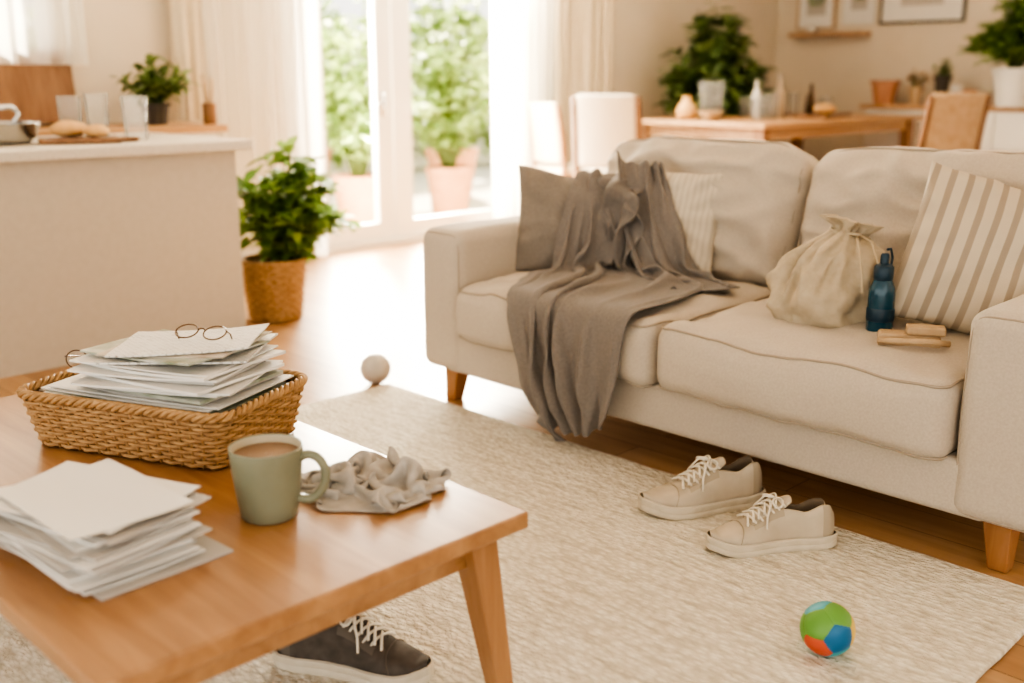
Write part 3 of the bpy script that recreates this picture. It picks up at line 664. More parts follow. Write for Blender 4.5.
# ------------------------------------------------------------ SHOES
WT=[(0,.014),(.02,.024),(.07,.034),(.18,.038),(.35,.037),(.5,.041),(.68,.048),(.8,.046),(.9,.036),(.96,.024),(1,.008)]
HT=[(0,.078),(.04,.098),(.12,.098),(.25,.082),(.36,.090),(.44,.108),(.52,.099),(.62,.080),(.74,.062),(.86,.053),(.94,.045),(1,.032)]
def shoe(name,heel,toe,mats=('leather','shoein','sole','lace','leather2'),z=RZ,flip=1):
    hx,hy=heel;tx,ty=toe; Ls=math.dist(heel,toe); ang=math.atan2(ty-hy,tx-hx); k=Ls/.30
    g=group(name,(hx,hy,z),ang)
    cy=lambda s: flip*.008*math.sin(s*math.pi*1.3-.6)
    mb=MB()
    def sol(u,v):
        a=u*2*math.pi; s_=.5-.5*math.cos(a); s_=max(0,min(1,s_))
        sg=1 if a<math.pi else -1
        w_=interp(WT,s_)*1.1+.003
        if s_<.001 or s_>.999: w_=0
        sx=-.006+s_*(.30+.012)
        pr=[(.2,0),(.96,0),(1.0,.004),(1.0,.013),(.975,.0145),(1.0,.016),(.985,.028),(.9,.030)]
        q=v*(len(pr)-1); i=min(len(pr)-2,int(q+1e-6)); f=q-i; sc=pr[i][0]*(1-f)+pr[i+1][0]*f; zz=pr[i][1]*(1-f)+pr[i+1][1]*f
        x=.15+(sx-.15)*(1-(1-sc)*.25); y=cy(s_)+sg*w_*sc
        zz+=.012*sst(.75,1,s_)**2+.003*sst(.2,0,s_)
        return Vector((x,y,zz))*k
    mb.grid(sol,72,7,closeu=True)
    mb.obj('sole',mats[2],g,auto=45)
    mb=MB(); N=28; Sg=44; vs=[];fs=[];mi=[]
    for i in range(Sg+1):
        s_=(.5-.5*math.cos(math.pi*i/Sg)); w_=interp(WT,s_); h=interp(HT,s_); b=.026+.012*sst(.75,1,s_)**2; h=max(h,b+.012)
        o_=sst(.02,.07,s_)*(1-sst(.36,.44,s_)); 
        for j in range(N+1):
            q=j/N; a=q*math.pi; sg=1 if q<.5 else -1; qq=min(q,1-q)*2
            ya=w_*math.copysign(abs(math.cos(a))**.75,math.cos(a)); za=b+(h-b)*max(0,math.sin(a))**.75
            if qq<.55: t=qq/.55; yc=w_*(1-.32*t**1.5)*sg; zc=b+(h-b)*math.sin(t*math.pi/2)**.9
            elif qq<.68: t=(qq-.55)/.13; yc=w_*(.68-.16*t)*sg; zc=h+.006*math.sin(t*math.pi)
            elif qq<.9: t=(qq-.68)/.22; yc=w_*(.52-.06*t)*sg; zc=h+(b+.006-h)*t
            else: t=(qq-.9)/.1; yc=w_*.46*(1-t)*sg; zc=b+.006
            y=ya*(1-o_)+yc*o_; z_=za*(1-o_)+zc*o_
            if .55<s_<.8 and .3<qq: z_-=.0022*abs(math.sin((s_-.55)*60))*sst(.3,.6,qq)*(1-o_)
            vs.append(Vector((s_*.298+.002,y+cy(s_),z_))*k)
        if i<Sg:
            for j in range(N):
                a=i*(N+1)+j; fs.append((a,a+1,a+N+2,a+N+1)); q=(j+.5)/N; qq=min(q,1-q)*2
                sm=(.5-.5*math.cos(math.pi*(i+.5)/Sg))
                if .05<sm<.40 and qq>.64: mi.append(1)
                elif sm<.13 or (.42<sm<.68 and .45<qq<.72): mi.append(2)
                else: mi.append(0)
    mb.v=[tuple(v) for v in vs]; mb.f=fs; mb.m=mi
    mb.obj('upper',[mats[0],mats[1],mats[4]],g,weld=.0001)
    mb=MB()
    def tong(u,v):
        a=(u-.5)*2; x=.205-.10*v; zt=.078+.044*v**.9; y=a*(.020+.006*v)*(1-.3*max(0,v-.8)/.2)
        return Vector((x,y+cy(.45),zt-.010*a*a))*k
    mb.grid(tong,8,10); o=mb.obj('tongue',mats[0],g); sm=o.modifiers.new('s','SOLIDIFY'); sm.thickness=.010*k
    ss=o.modifiers.new('ss','SUBSURF'); ss.levels=1; ss.render_levels=1
    mb=MB()
    for i in range(6):
        s_=.46+.045*i; x=s_*.3; h=interp(HT,s_)+.006
        w_=interp(WT,s_)*.62
        for d_ in (-.012,.012):
            pts=[]
            for t in range(9):
                q=t/8*2-1; pts.append(Vector((x+d_*q,cy(s_)+q*w_,h-.013*abs(q)**2.2+.002))*k)
            mb.tube(pts,.0028*k,6)
    x0=.138;h0=interp(HT,.46)+.010
    for sg in (-1,1):
        pts=[]
        for t in range(13):
            q=t/12*math.pi; r_=max(0,math.sin(q))
            pts.append(Vector((x0+.012*math.sin(2*q)+.01*r_,cy(.45)+sg*.036*r_,h0+.008*r_-.018*r_**3))*k)
        mb.tube(pts,.0026*k,6)
        mb.tube([Vector(p)*k for p in [(x0,cy(.45),h0),(x0+.02,cy(.45)+sg*.02,h0-.002),(x0+.035,cy(.45)+sg*.036,h0-.03),(x0+.04,cy(.45)+sg*.046,h0-.055)]],.0024*k,6)
    mb.obj('laces',mats[3],g)
    mb=MB()
    for sg in (-1,1):
        pts=[]
        for t in range(12):
            s_=.42+.28*t/11; w_=interp(WT,s_); h=interp(HT,s_); pts.append(Vector((s_*.3,cy(s_)+sg*w_*(.62 if t<11 else .3)*1.02,.026+(h-.026)*(.86 if t<11 else .99)))*k)
        mb.tube(pts,.0012*k,5)
    pts=[]
    for t in range(15):
        a=math.pi*t/14; s_=.80-.05*math.sin(a); w_=interp(WT,s_); h=interp(HT,s_)
        pts.append(Vector((s_*.3,cy(s_)+w_*math.copysign(abs(math.cos(a))**.75,math.cos(a))*1.01,.026+(h-.026)*max(0,math.sin(a))**.75+.0008))*k)
    mb.tube(pts,.0012*k,5); mb.obj('stitching',mats[4],g)
    return g
shoe('sneaker',(2.515,1.50),(2.19,1.675),flip=1)
shoe('sneaker',(2.40,1.215),(2.12,1.405),flip=-1)
gm=('gshoe','black','sole','lace','gshoe2')
shoe('grey_sneaker',(1.06,1.745),(1.215,1.45),gm,flip=1)
# ------------------------------------------------------------ BALLS
def sphere(name,loc,r,mat,fn=None):
    bm=bmesh.new(); bmesh.ops.create_icosphere(bm,subdivisions=5,radius=r)
    if fn:
        for v in bm.verts: v.co=fn(v.co)
    me=bpy.data.meshes.new(name); bm.to_mesh(me); bm.free(); me.materials.append(M[mat]); me.polygons.foreach_set('use_smooth',[True]*len(me.polygons))
    o=bpy.data.objects.new(name,me); S.collection.objects.link(o); o.location=loc; return o
def bseam(c):
    n=c.normalized(); g_=min(abs(n.x),abs(n.y+.25*n.z),abs(n.z-.2*n.x)); return c*(1-.03*math.exp(-(g_/.03)**2))
sphere('play_ball',(2.50,3.28,.062),.062,'ballw',bseam)
bm=bmesh.new(); bmesh.ops.create_icosphere(bm,subdivisions=6,radius=.057)
ic=bmesh.new(); bmesh.ops.create_icosphere(ic,subdivisions=1,radius=1); rot=Matrix.Rotation(.5,3,'X')@Matrix.Rotation(.3,3,'Z')
dirs=[rot@v.co.normalized() for v in ic.verts]; ic.free()
cols=[2,1,2,3,1,5,4,0,1,2,4,1]
for v in bm.verts:
    n=v.co.normalized(); ds=sorted([n.dot(d_) for d_ in dirs],reverse=True); gp=ds[0]-ds[1]; v.co*=1-.02*math.exp(-(gp/.03)**2)
for f in bm.faces:
    n=f.calc_center_median().normalized(); f.material_index=cols[max(range(12),key=lambda i:n.dot(dirs[i]))]; f.smooth=True
me=bpy.data.meshes.new('rubber_ball'); bm.to_mesh(me); bm.free()
for k_ in ('b_blue','b_green','b_teal','b_red','b_yel','b_dk'): me.materials.append(M[k_])
o=bpy.data.objects.new('rubber_ball',me); S.collection.objects.link(o); o.location=(1.885,.944,RZ+.057)
# ------------------------------------------------------------ WICKER BASKET
def rrect(hx,hy,r,n):
    per=2*(2*(hx-r))+2*(2*(hy-r))+2*math.pi*r; out=[]
    for i in range(n):
        d_=per*i/n
        parts=[('l',(hx,-(hy-r)),(0,1),2*(hy-r)),('a',(hx-r,hy-r),0),('l',(hx-r,hy),(-1,0),2*(hx-r)),('a',(-hx+r,hy-r),90),('l',(-hx,hy-r),(0,-1),2*(hy-r)),('a',(-hx+r,-hy+r),180),('l',(-hx+r,-hy),(1,0),2*(hx-r)),('a',(hx-r,-hy+r),270)]
        for p in parts:
            if p[0]=='l':
                if d_<=p[3]:
                    pos=(p[1][0]+p[2][0]*d_,p[1][1]+p[2][1]*d_); nn=(p[2][1],-p[2][0]); break
                d_-=p[3]
            else:
                al=math.pi/2*r
                if d_<=al:
                    a=math.radians(p[2])+d_/r; nn=(math.cos(a),math.sin(a)); pos=(p[1][0]+r*nn[0],p[1][1]+r*nn[1]); break
                d_-=al
        out.append((pos,nn))
    return out
def wovenbasket(parent,shape,rows,z0,z1,nst,rad,mat='wicker',rim=True):
    mb=MB(); per=nst*4
    dz=(z1-z0)/rows
    for rI in range(rows):
        t=(rI+.5)/rows; pts=[]; ring=shape(t,per)
        for i,(p,n) in enumerate(ring):
            o_=rad*.85*math.sin((i/4)*math.pi+rI*math.pi)
            pts.append((p[0]+n[0]*o_,p[1]+n[1]*o_,z0+dz*(rI+.5)+.0008*math.sin(i*1.7+rI)))
        mb.tube(pts,dz*.5,6,closed=True)
    mb.obj('weave',mat,parent)
    mb=MB()
    for i in range(nst):
        pts=[]
        for k in range(5):
            t=k/4; ring=shape(t,per); p,n=ring[(i*4+2)%per]; pts.append((p[0],p[1],z0+(z1-z0)*t))
        mb.tube(pts,rad*.7,6)
    mb.obj('stakes',mat,parent)
    if rim:
        mb=MB()
        n2=per*2; ring=shape(1.0,n2)
        for ph in range(3):
            pts=[]
            for i,(p,n) in enumerate(ring):
                a=i/n2*2*math.pi*(nst//2)+ph*2*math.pi/3
                pts.append((p[0]+n[0]*rad*1.4*math.cos(a),p[1]+n[1]*rad*1.4*math.cos(a),z1+rad*.6+rad*1.3*math.sin(a)))
            mb.tube(pts,rad*1.15,6,closed=True)
        mb.obj('braided_rim',mat,parent)
bk=group('wicker_basket',(1.035,2.12,TZ),math.radians(-65.5))
bshape=lambda t,n: rrect(.243+.024*t,.148+.02*t,.045,n)
wovenbasket(bk,bshape,12,.004,.118,56,.0048)
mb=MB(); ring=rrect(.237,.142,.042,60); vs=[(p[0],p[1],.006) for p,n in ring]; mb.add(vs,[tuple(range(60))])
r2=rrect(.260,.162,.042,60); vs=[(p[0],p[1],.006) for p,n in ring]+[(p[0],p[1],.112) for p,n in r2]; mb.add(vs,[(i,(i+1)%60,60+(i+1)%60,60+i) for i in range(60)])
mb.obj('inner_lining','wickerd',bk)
def sheet(mb,c,w,h,t,rz,mi=0,tilt=0,tilty=0,bend=0,seed=0):
    m4=Matrix.Translation(c)@Matrix.Rotation(rz,4,'Z')@Matrix.Rotation(tilt,4,'X')@Matrix.Rotation(tilty,4,'Y')
    nx,ny=10,10; 
    def f(sg):
        def fn(u,v):
            x=(u-.5)*w;y=(v-.5)*h
            z=sg*t/2+bend*((u-.5)**2*4)*.5+bend*.6*noise.noise(Vector((u*1.5+seed,v*1.5,seed)))
            return m4@Vector((x,y,z))
        return fn
    o=len(mb.v); mb.grid(f(1),nx,ny,mi); mb.grid(f(-1),nx,ny,mi)
    W=nx+1; N=W*(ny+1); per=[i for i in range(W)]+[j*W+nx for j in range(1,ny+1)]+[ny*W+i for i in range(nx-1,-1,-1)]+[j*W for j in range(ny-1,0,-1)]
    fs=[]
    for a,b in zip(per,per[1:]+per[:1]): fs.append((o+a,o+b,o+N+b,o+N+a))
    mb.f+=fs; mb.m+=[mi]*len(fs)
mg=group('magazine_stack',(1.04,2.12,TZ+.07),math.radians(-65.5)); rr=random.Random(5)
mb=MB(); z=.0
for i in range(19):
    t=rr.choice([.003,.004,.006]); z+=t/2
    big=i>9
    sheet(mb,(rr.uniform(-.02,.02)+(-.01 if not big else .035),rr.uniform(-.012,.012),z),.45 if not big else .35,.272 if not big else .262,t,rr.uniform(-.06,.06)+(.0 if not big else rr.uniform(-.16,.18)),(0 if i==9 else rr.choice([0,1,3,2,4,0,1])),bend=.004+(.003 if big else 0),seed=i); z+=t/2+.0024
    if i==9: ZLOW=TZ+.07+z
mb.obj('magazines',['paper','paper2','magdark','maggreen','magtan'],mg,auto=40)
mb=MB(); 
sheet(mb,(.05,.02,z+.006),.33,.24,.004,.30,0,tilty=-.03,bend=.006,seed=3)
sheet(mb,(.03,-.0,z+.014),.33,.235,.004,-.16,1,tilty=-.04,bend=.007,seed=9)
sheet(mb,(.05,.012,z+.019),.30,.225,.003,.12,2,tilty=-.05,bend=.007,seed=11)
sheet(mb,(.06,.015,z+.026),.30,.22,.003,.38,0,tilty=-.06,bend=.010,seed=14)
mb.obj('top_magazines',['print','maggreen','magtan'],mg,auto=40)
ZT=TZ+.07+z+.033
def specs(name,loc,rz,rx=0):
    g=group(name,loc,rz); g.rotation_euler=(rx,0,rz); mb=MB()
    for sx in (-1,1):
        ring=[(sx*.034+.026*math.cos(a),0,.022+.021*math.sin(a)) for a in [2*math.pi*k/28 for k in range(28)]]
        mb.tube(ring,.0016,6,closed=True)
        mb.tube([(sx*.06,0,.028),(sx*.066,.006,.028),(sx*.067,.06,.022),(sx*.064,.11,.014),(sx*.062,.135,.0)],.0016,6)
    mb.tube([(-.009,0,.026),(-.004,-.003,.030),(.004,-.003,.030),(.009,0,.026)],.0016,6); mb.obj('wire_frame','wire',g)
    mb=MB()
    for sx in (-1,1): mb.add([(sx*.034+.025*math.cos(a),0,.022+.020*math.sin(a)) for a in [2*math.pi*k/28 for k in range(28)]],[tuple(range(28))])
    mb.obj('lenses','lens',g)
specs('eyeglasses',(1.07,2.03,ZT+.008),math.radians(-60),math.radians(-60))
specs('eyeglasses',(.95,2.30,ZLOW+.008),math.radians(-50),math.radians(-8))
# ------------------------------------------------------------ PAPER STACK
ps=group('paper_stack',(.665,1.665,TZ),math.radians(9)); rr=random.Random(9); mb=MB(); z=0
sheet(mb,(.03,-.02,.003),.235,.33,.004,-.1,1,bend=.003); z=.007
for i in range(16):
    t=rr.choice([.0025,.003,.004]); sheet(mb,(rr.uniform(-.018,.018),rr.uniform(-.018,.02),z+t/2),.212,.302,t,rr.uniform(-.15,.15),rr.choice([0,1,0,1]),bend=.004,seed=i+20); z+=t+.0018
sheet(mb,(.005,.02,z+.006),.212,.305,.0012,.22,0,bend=.006,seed=77); sheet(mb,(.0,.0,z+.010),.21,.295,.001,-.12,0,bend=.008,seed=88)
mb.obj('sheets',['paper','paper2'],ps,auto=40)
# ------------------------------------------------------------ MUG
mgp=group('coffee_mug',(.955,1.585,TZ),math.radians(-48)); mb=MB()
mb.lathe([(.04,.0),(.048,.001),(.051,.005),(.057,.04),(.062,.08),(.0655,.12),(.0665,.133),(.066,.1355),(.0645,.136),(.063,.134)],56,capb=True)
hp=[(.058,0,.112),(.075,0,.120),(.094,0,.114),(.106,0,.095),(.106,0,.070),(.096,0,.048),(.078,0,.034),(.054,0,.036)]
hp=[spline([Vector(p) for p in hp],k/24) for k in range(25)]
mb.tube(hp,[.0085]*25,10); mb.obj('mug_body','mug',mgp,auto=60)
mb=MB(); mb.lathe([(.0632,.1345),(.062,.12),(.060,.10),(.056,.06),(.04,.01),(.001,.008)],48); mb.obj('mug_inside','mugin',mgp)
mb=MB(); mb.lathe([(.0616,.120),(.03,.1202),(.001,.1202)],48); mb.obj('coffee','coffee',mgp)
# ------------------------------------------------------------ RAG
nxr,nyr=60,48
G=np.zeros((nyr,nxr,3)); Rst=np.zeros((nyr,nxr,3))
for j in range(nyr):
    for i in range(nxr):
        u=i/(nxr-1);v=j/(nyr-1); Rst[j,i]=((u-.5)*.48,(v-.5)*.43,0)
        q=Vector((u*2.4,v*2.0,3.)); r_=math.hypot(u-.5,v-.5)*2
        G[j,i]=((u-.5)*.28+noise.noise(q*1.2)*.03,(v-.5)*.21+noise.noise(q*1.2+Vector((7,3,1)))*.03,.07+.06*math.sin(u*10+v*12+3*noise.noise(q))*max(.3,1-.4*r_)+.05*noise.noise(q*1.7))
def ragforce(P,st):
    if st>30: return 0
    x=P[...,0]/.14;y=P[...,1]/.105; r=np.sqrt(x*x+y*y)[...,None]; f=np.zeros_like(P); f[...,:2]=-P[...,:2]*.012*np.clip(r-.8,0,1)
    return f
Pr=pbd(G,38,lambda P:P[...,2],rest=Rst,slack=1.0,iters=9,selfd=.015,mu=.7,bend=.7,g=.0009,thick=.002,damp=.88,force=ragforce)
Pr=relax(Pr,2); Pr[...,2]=np.maximum((Pr[...,2]-.002)*1.35+.002,.002)
c_=Pr.reshape(-1,3).mean(0); Pr[...,0]-=c_[0]; Pr[...,1]-=c_[1]
rg=MB(); gridmesh(rg,Pr)
o=rg.obj('crumpled_cloth','rag'); o.location=(1.165,1.56,TZ+.001); o.rotation_euler=(0,0,math.radians(-46))
s=o.modifiers.new('sub','SUBSURF'); s.levels=2; s.render_levels=2
sm=o.modifiers.new('s','SOLIDIFY'); sm.thickness=.002; sm.offset=1
# ------------------------------------------------------------ KITCHEN ISLAND
ki=group('kitchen_island',(1.0,4.9,0)); IZ=.92
mb=MB(); bx(mb,(-1.8,-.47,0),(1.6,.47,IZ-.045)); mb.obj('body','island',ki,False)
mb=MB(); mb.rbox((-.09,0,IZ-.0225),(1.76,.52,.0225),.006); mb.obj('countertop','stone',ki,auto=40)
kc=group('kitchen_counter',(1.2,5.8,0)); mb=MB(); bx(mb,(-2.2,-.27,0),(1.94,.28,.9)); mb.obj('cabinet','white',kc,False)
mb=MB(); mb.rbox((-.1,0,.92),(2.1,.295,.02),.005); mb.obj('worktop','oakd',kc,auto=40)
mb=MB()
for i in range(6): bx(mb,(-2.1+i*.68,-.285,.1),(-2.1+i*.68+.62,-.27,.86))
mb.obj('cabinet_fronts','white',kc,False)
bb=group('bread_board',(2.0,4.72,IZ),math.radians(-20)); mb=MB(); mb.rbox((0,0,.012),(.17,.11,.011),.008); mb.rbox((.20,0,.012),(.05,.022,.010),.008); mb.obj('board','walnut',bb)
sphere('bread_roll',(1.97,4.75,IZ+.058),.05,'bread',lambda c:Vector((c.x*1.7,c.y*1.3,(c.z*.8 if c.z>0 else c.z*.66)+nz(c,20,.006))))
sphere('bread_roll',(2.05,4.66,IZ+.05),.042,'bread',lambda c:Vector((c.x*1.4,c.y*1.2,(c.z*.75 if c.z>0 else c.z*.6)+nz(c,20,.006,4))))
def tumbler(loc,r,h,name='drinking_glass',water=0):
    g=group(name,loc); mb=MB(); mb.lathe([(r*.8,0),(r*.82,.003),(r,h),(r-.003,h),(r*.8,.012),(.001,.011)],28,capb=True); mb.obj('glass_body','glass',g,auto=50)
tumbler((2.30,4.79,IZ),.06,.2); tumbler((2.22,5.02,IZ),.055,.21); tumbler((2.10,5.04,IZ),.055,.2)
pn=group('steel_pan',(1.68,4.92,IZ)); mb=MB()
mb.lathe([(.14,0),(.17,.005),(.20,.03),(.215,.085),(.222,.088),(.222,.091),(.212,.09),(.196,.035),(.165,.01),(.001,.008)],44,capb=True)
mb.obj('pan_body','steel',pn,auto=60); mb=MB(); mb.tube([(.15,.10,.08),(.19,.13,.12),(.15,.10,.155),(0,-.02,.15),(-.12,-.1,.12)],.011,8); mb.obj('handle','steel',pn)
fc=group('kitchen_faucet',(1.45,5.2,IZ)); mb=MB(); mb.lathe([(.03,0),(.03,.012),(.016,.02),(.015,.06)],20,capb=True)
mb.tube([spline([Vector(p) for p in [(0,0,.05),(0,0,.16),(.04,-.03,.25),(.14,-.06,.275),(.24,-.08,.25),(.30,-.09,.20)]],k/24) for k in range(25)],.013,10)
mb.tube([(0,0,.06),(-.05,.0,.09),(-.09,0,.11)],.007,8); mb.obj('spout','steel',fc)
cb=group('cutting_board',(2.28,6.0,.943)); mb=MB(); mb.rbox((0,0,.21),(.26,.012,.20),.011,mat4=Matrix.Rotation(math.radians(-8),4,'X'))
mb.obj('board','walnut',cb)
potted('potted_herb',(2.90,5.78,.94),potprof(.06,.08,.12),'darkpot',.28,.22,.09,.045,24,11,'leafd',21,soilz=.1,soilr=.06)
g=group('utensil_jar',(3.14,5.60,.94)); mb=MB(); mb.lathe([(.035,0),(.04,.01),(.04,.12),(.036,.12),(.034,.02),(.001,.015)],24,capb=True); mb.obj('jar','walnut',g,auto=50)
mb=MB()
for a in range(5): mb.tube([(.01*math.cos(a),.01*math.sin(a),.02),(.03*math.cos(a*1.3),.03*math.sin(a*1.3),.24+.02*(a%3))],[.004,.007],6)
mb.obj('utensils','tan',g)
fp=group('potted_floor_plant',(2.88,4.60,0))
cshape=lambda t,n:[(( (.125+.035*t)*math.cos(2*math.pi*i/n),(.125+.035*t)*math.sin(2*math.pi*i/n)),(math.cos(2*math.pi*i/n),math.sin(2*math.pi*i/n))) for i in range(n)]
wovenbasket(fp,cshape,15,.006,.30,30,.006)
mb=MB(); mb.lathe([(.12,.004),(.15,.28),(.001,.275)],30,capb=True); mb.obj('soil','soil',fp)
f=MB(); st=MB(); foliage(f,st,(.07,-.04,.27),.68,.34,.11,.06,66,16,random.Random(4),starttop=.08,droop=.45); f.obj('leaves','leaf',fp); st.obj('stems','stem',fp)
# ------------------------------------------------------------ DINING
DT=.88
dt=group('dining_table',(8.08,4.82,0)); mb=MB(); mb.rbox((0,0,DT-.02),(1.32,.64,.02),.006); mb.obj('tabletop','oakd',dt,auto=40)
mb=MB()
for sy in (-1,1): bx(mb,(-1.18,sy*.55-.012,DT-.13),(1.18,sy*.55+.012,DT-.04))
for sx in (-1,1): bx(mb,(sx*1.2-.012,-.55,DT-.13),(sx*1.2+.012,.55,DT-.04))
mb.obj('apron','oakd',dt,False)
for i,(sx,sy) in enumerate([(-1,-1),(1,-1),(1,1),(-1,1)]):
    mb=MB(); prism(mb,sq(sx*1.21,sy*.56,.03),sq(sx*1.19,sy*.54,.045),0,DT-.04); mb.obj('leg_%d'%(i+1),'oakz',dt,False)
def chair(name,loc,rz,upm,fm='walnut',H=1.05,sc=1.0):
    g=group(name,loc,rz); g.scale=(sc,sc,1)
    for i,(x,y) in enumerate([(.21,-.2),(.21,.2)]):
        mb=MB(); prism(mb,sq(x+.01,y,.016),sq(x,y,.023),0,.47); mb.obj('leg_%d'%(i+1),fm,g,False)
    for i,y in enumerate((-.215,.215)):
        mb=MB(); mb.tube([spline([Vector(p) for p in [(-.24,y,0),(-.21,y,.25),(-.2,y,.47),(-.225,y,.75),(-.28,y,H)]],k/14) for k in range(15)],[.018+.006*math.sin(k/14*3) for k in range(15)],8); mb.obj('leg_%d'%(i+3),fm,g)
    mb=MB(); bx(mb,(-.2,-.21,.41),(.22,-.18,.47)); bx(mb,(-.2,.18,.41),(.22,.21,.47)); bx(mb,(.19,-.2,.41),(.22,.2,.47)); bx(mb,(-.22,-.2,.41),(-.19,.2,.47)); mb.obj('seat_rails',fm,g,False)
    mb=MB(); mb.rbox((.01,0,.50),(.235,.225,.035),.03,ni=8); mb.obj('seat',upm,g)
    zc=(H+.02+.56)/2; hh=(H+.02-.56)/2
    def bf(p):
        p.x+=-.02*(1-(p.y/.2)**2)-(.07*max(0,(p.z+hh)/(2*hh))**1.5); return p
    mb=MB(); mb.rbox((-.205,0,zc),(.026,.2,hh),.024,ni=10,fn=bf); mb.obj('backrest',upm,g)
    return g
chair('dining_chair',(6.22,5.10,0),math.radians(22),'chairc','walnut',1.07,1.12)
chair('dining_chair',(6.25,5.62,0),math.radians(-12),'drape','oakz',1.0,.9)
chair('dining_chair',(7.95,3.5,0),math.radians(62),'tan','walnut',1.08,1.15)
tumbler((7.15,4.92,DT),.10,.30,'glass_vase'); tumbler((7.36,5.02,DT),.07,.26,'glass_vase'); tumbler((7.50,4.60,DT),.07,.20); tumbler((7.7,4.95,DT),.05,.16); tumbler((7.62,4.72,DT),.05,.18)
tumbler((8.6,4.72,DT),.05,.16); tumbler((8.45,4.95,DT),.05,.2); tumbler((7.25,4.55,DT),.05,.17)
g=group('serving_board',(8.16,4.50,DT),math.radians(10)); mb=MB(); mb.rbox((0,0,.013),(.32,.14,.012),.01); mb.obj('board','walnut',g)
sphere('bread_loaf',(8.2,4.50,DT+.070),.065,'bread',lambda c:Vector((c.x*2.1,c.y*1.2,c.z*.7+nz(c,20,.008))))
g=group('table_vase',(7.05,5.08,DT)); mb=MB(); mb.lathe([(.05,0),(.08,.02),(.09,.07),(.06,.12),(.035,.15),(.04,.18),(.03,.18),(.03,.13),(.001,.12)],28,capb=True); mb.obj('vase','bread',g,auto=60)
g=group('bowl',(6.98,4.80,DT)); mb=MB(); mb.lathe([(.04,0),(.05,.01),(.10,.06),(.105,.07),(.098,.068),(.05,.02),(.001,.015)],28,capb=True); mb.obj('bowl_body','tan',g,auto=60)
for i,(x,y,sc_) in enumerate([(7.9,4.76,1.35),(8.75,4.95,1.0),(7.82,4.93,1.15),(8.05,4.85,1.2)]):
    g=group('bottle',(x,y,DT)); g.scale=(sc_,sc_,sc_); mb=MB(); mb.lathe([(.035,0),(.04,.01),(.04,.13),(.03,.17),(.015,.2),(.014,.26),(.017,.265),(.001,.27)],24,capb=True); mb.obj('bottle_body',('glass','wire','ceram','tan')[i],g,auto=60)
sb=group('sideboard',(9.74,3.6,0)); SZ=.96
mb=MB(); bx(mb,(-.22,-1.2,.12),(.23,1.2,SZ-.04)); mb.obj('cabinet','white',sb,False)
mb=MB(); mb.rbox((-.01,0,SZ-.02),(.25,1.25,.02),.005); mb.obj('top','oakd',sb,auto=40)
mb=MB()
for i in range(4): bx(mb,(-.235,-1.18+i*.595,.15),(-.22,-1.18+i*.595+.575,SZ-.07))
mb.obj('doors','white',sb,False)
mb=MB()
for sx in (-.17,.19):
    for sy in (-1.1,0,1.1): bx(mb,(sx-.02,sy-.02,0),(sx+.02,sy+.02,.12))
mb.obj('legs','oakz',sb,False)
for i,(y,r,h,m_) in enumerate([(4.70,.13,.22,'terra'),(4.40,.07,.16,'tan'),(4.16,.07,.26,'darkpot'),(4.02,.05,.18,'ceram'),(3.90,.055,.14,'terra')]):
    g=group(['terracotta_pot','wooden_jar','dark_vase','ceramic_jar','terracotta_pot'][i],(9.66,y,SZ)); mb=MB(); mb.lathe(potprof(r*.7,r,h),28,capb=True); mb.obj('pot_body',m_,g,auto=50)
    if i in (1,2):
        f=MB(); st=MB(); foliage(f,st,(0,0,h*.7),.24,.09,.05,.03,14,8,random.Random(i)); f.obj('dried_leaves','leafd' if i==2 else 'tan',g); st.obj('stems','stem',g)
potted('potted_fern',(9.5,3.48,SZ),potprof(.12,.17,.32),'ceram',.75,.38,.15,.045,64,24,'leaf',31,soilz=.28,soilr=.13,droop=.6)
potted('potted_ficus',(8.05,5.52,0),potprof(.16,.22,.4),'ceram',1.48,.48,.17,.075,80,22,'leafd',32,soilz=.36,soilr=.18,starttop=.55)
g=group('wall_shelf',(WX-.1,5.45,1.62)); mb=MB(); mb.rbox((0,0,0),(.098,.4,.018),.004); mb.obj('shelf_board','oakd',g,auto=40)
mb=MB(); mb.lathe([(.05,.018),(.05,.1),(.04,.1),(.001,.09)],20,c=(0,.2,0),capb=True); mb.obj('small_pot','ceram',g)
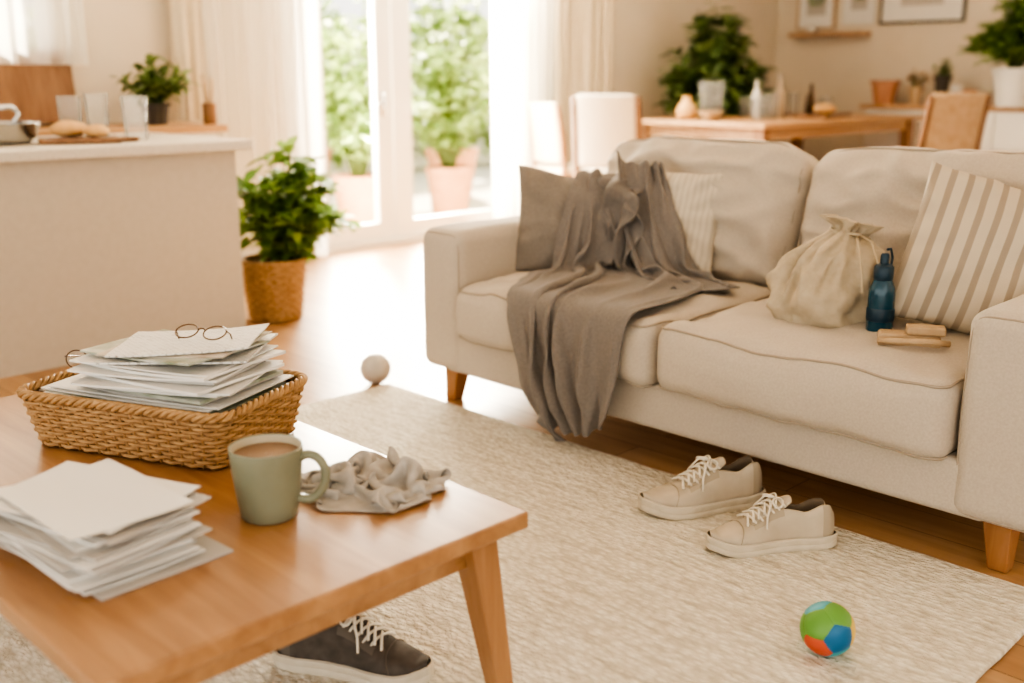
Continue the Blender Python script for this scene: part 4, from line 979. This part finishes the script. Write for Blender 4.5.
def picture(name,y,z,w_,h_,fm,seed):
    g=group(name,(WX-.018,y,z)); mb=MB(); t=.022
    bx(mb,(-.015,-w_/2,-h_/2),(.013,-w_/2+t,h_/2)); bx(mb,(-.015,w_/2-t,-h_/2),(.013,w_/2,h_/2)); bx(mb,(-.015,-w_/2+t,-h_/2),(.013,w_/2-t,-h_/2+t)); bx(mb,(-.015,-w_/2+t,h_/2-t),(.013,w_/2-t,h_/2)); mb.obj('frame',fm,g,False)
    mb=MB(); bx(mb,(-.004,-w_/2+t,-h_/2+t),(.012,w_/2-t,h_/2-t)); mb.obj('mat_board','paper',g,False)
    mb=MB(); bx(mb,(-.007,-w_/4,-h_/4),(-.004,w_/4,h_/4)); mb.obj('print','paper2',g,False)
    mb=MB()
    for k in range(4): leaf(mb,Vector((-.010,(k-1.5)*w_*.05,-h_*.12)),Vector((0,(k-1.5)*.4,1)),Vector((-1,0,0)),h_*.25,w_*.06,0,0)
    mb.obj('botanical_motif','leafd',g)
picture('picture_frame',4.56,2.02,.82,.64,'black',1); picture('picture_frame',5.65,1.95,.42,.56,'tan',2); picture('picture_frame',5.19,1.98,.34,.54,'ceram',3)
# ------------------------------------------------------------ LIGHT
wd=bpy.data.worlds.new('daylight'); S.world=wd; wd.use_nodes=True; b=wd.node_tree.nodes['Background']; b.inputs[0].default_value=(1,.955,.87,1); b.inputs[1].default_value=1.7
sd=bpy.data.lights.new('sun','SUN'); sd.energy=20; sd.angle=math.radians(4); sd.color=(1,.88,.68); s=bpy.data.objects.new('sun',sd); S.collection.objects.link(s)
s.rotation_euler=Vector((-.40,-.6,-.54)).to_track_quat('-Z','Y').to_euler(); s.location=(6,12,8)
ad=bpy.data.lights.new('door_daylight','AREA'); ad.shape='RECTANGLE'; ad.size=1.9; ad.size_y=2.2; ad.energy=820; ad.color=(1,.92,.77); a=bpy.data.objects.new('door_daylight',ad); S.collection.objects.link(a)
a.location=(5.1,6.45,1.5); a.rotation_euler=Vector((-.3,-1,-.2)).to_track_quat('-Z','Z').to_euler()
S.view_settings.look='AgX - High Contrast'; S.view_settings.exposure=.38
# ------------------------------------------------------------ CAMERA
cd=bpy.data.cameras.new('camera'); cd.lens=36.91; cd.sensor_width=36; cam=bpy.data.objects.new('camera',cd); S.collection.objects.link(cam)
cam.location=(0,0,1.2); cam.rotation_euler=(math.radians(75.91),0,math.radians(-45)); S.camera=cam
cd.dof.use_dof=True; cd.dof.focus_distance=2.55; cd.dof.aperture_fstop=1.6; cd.clip_start=.05
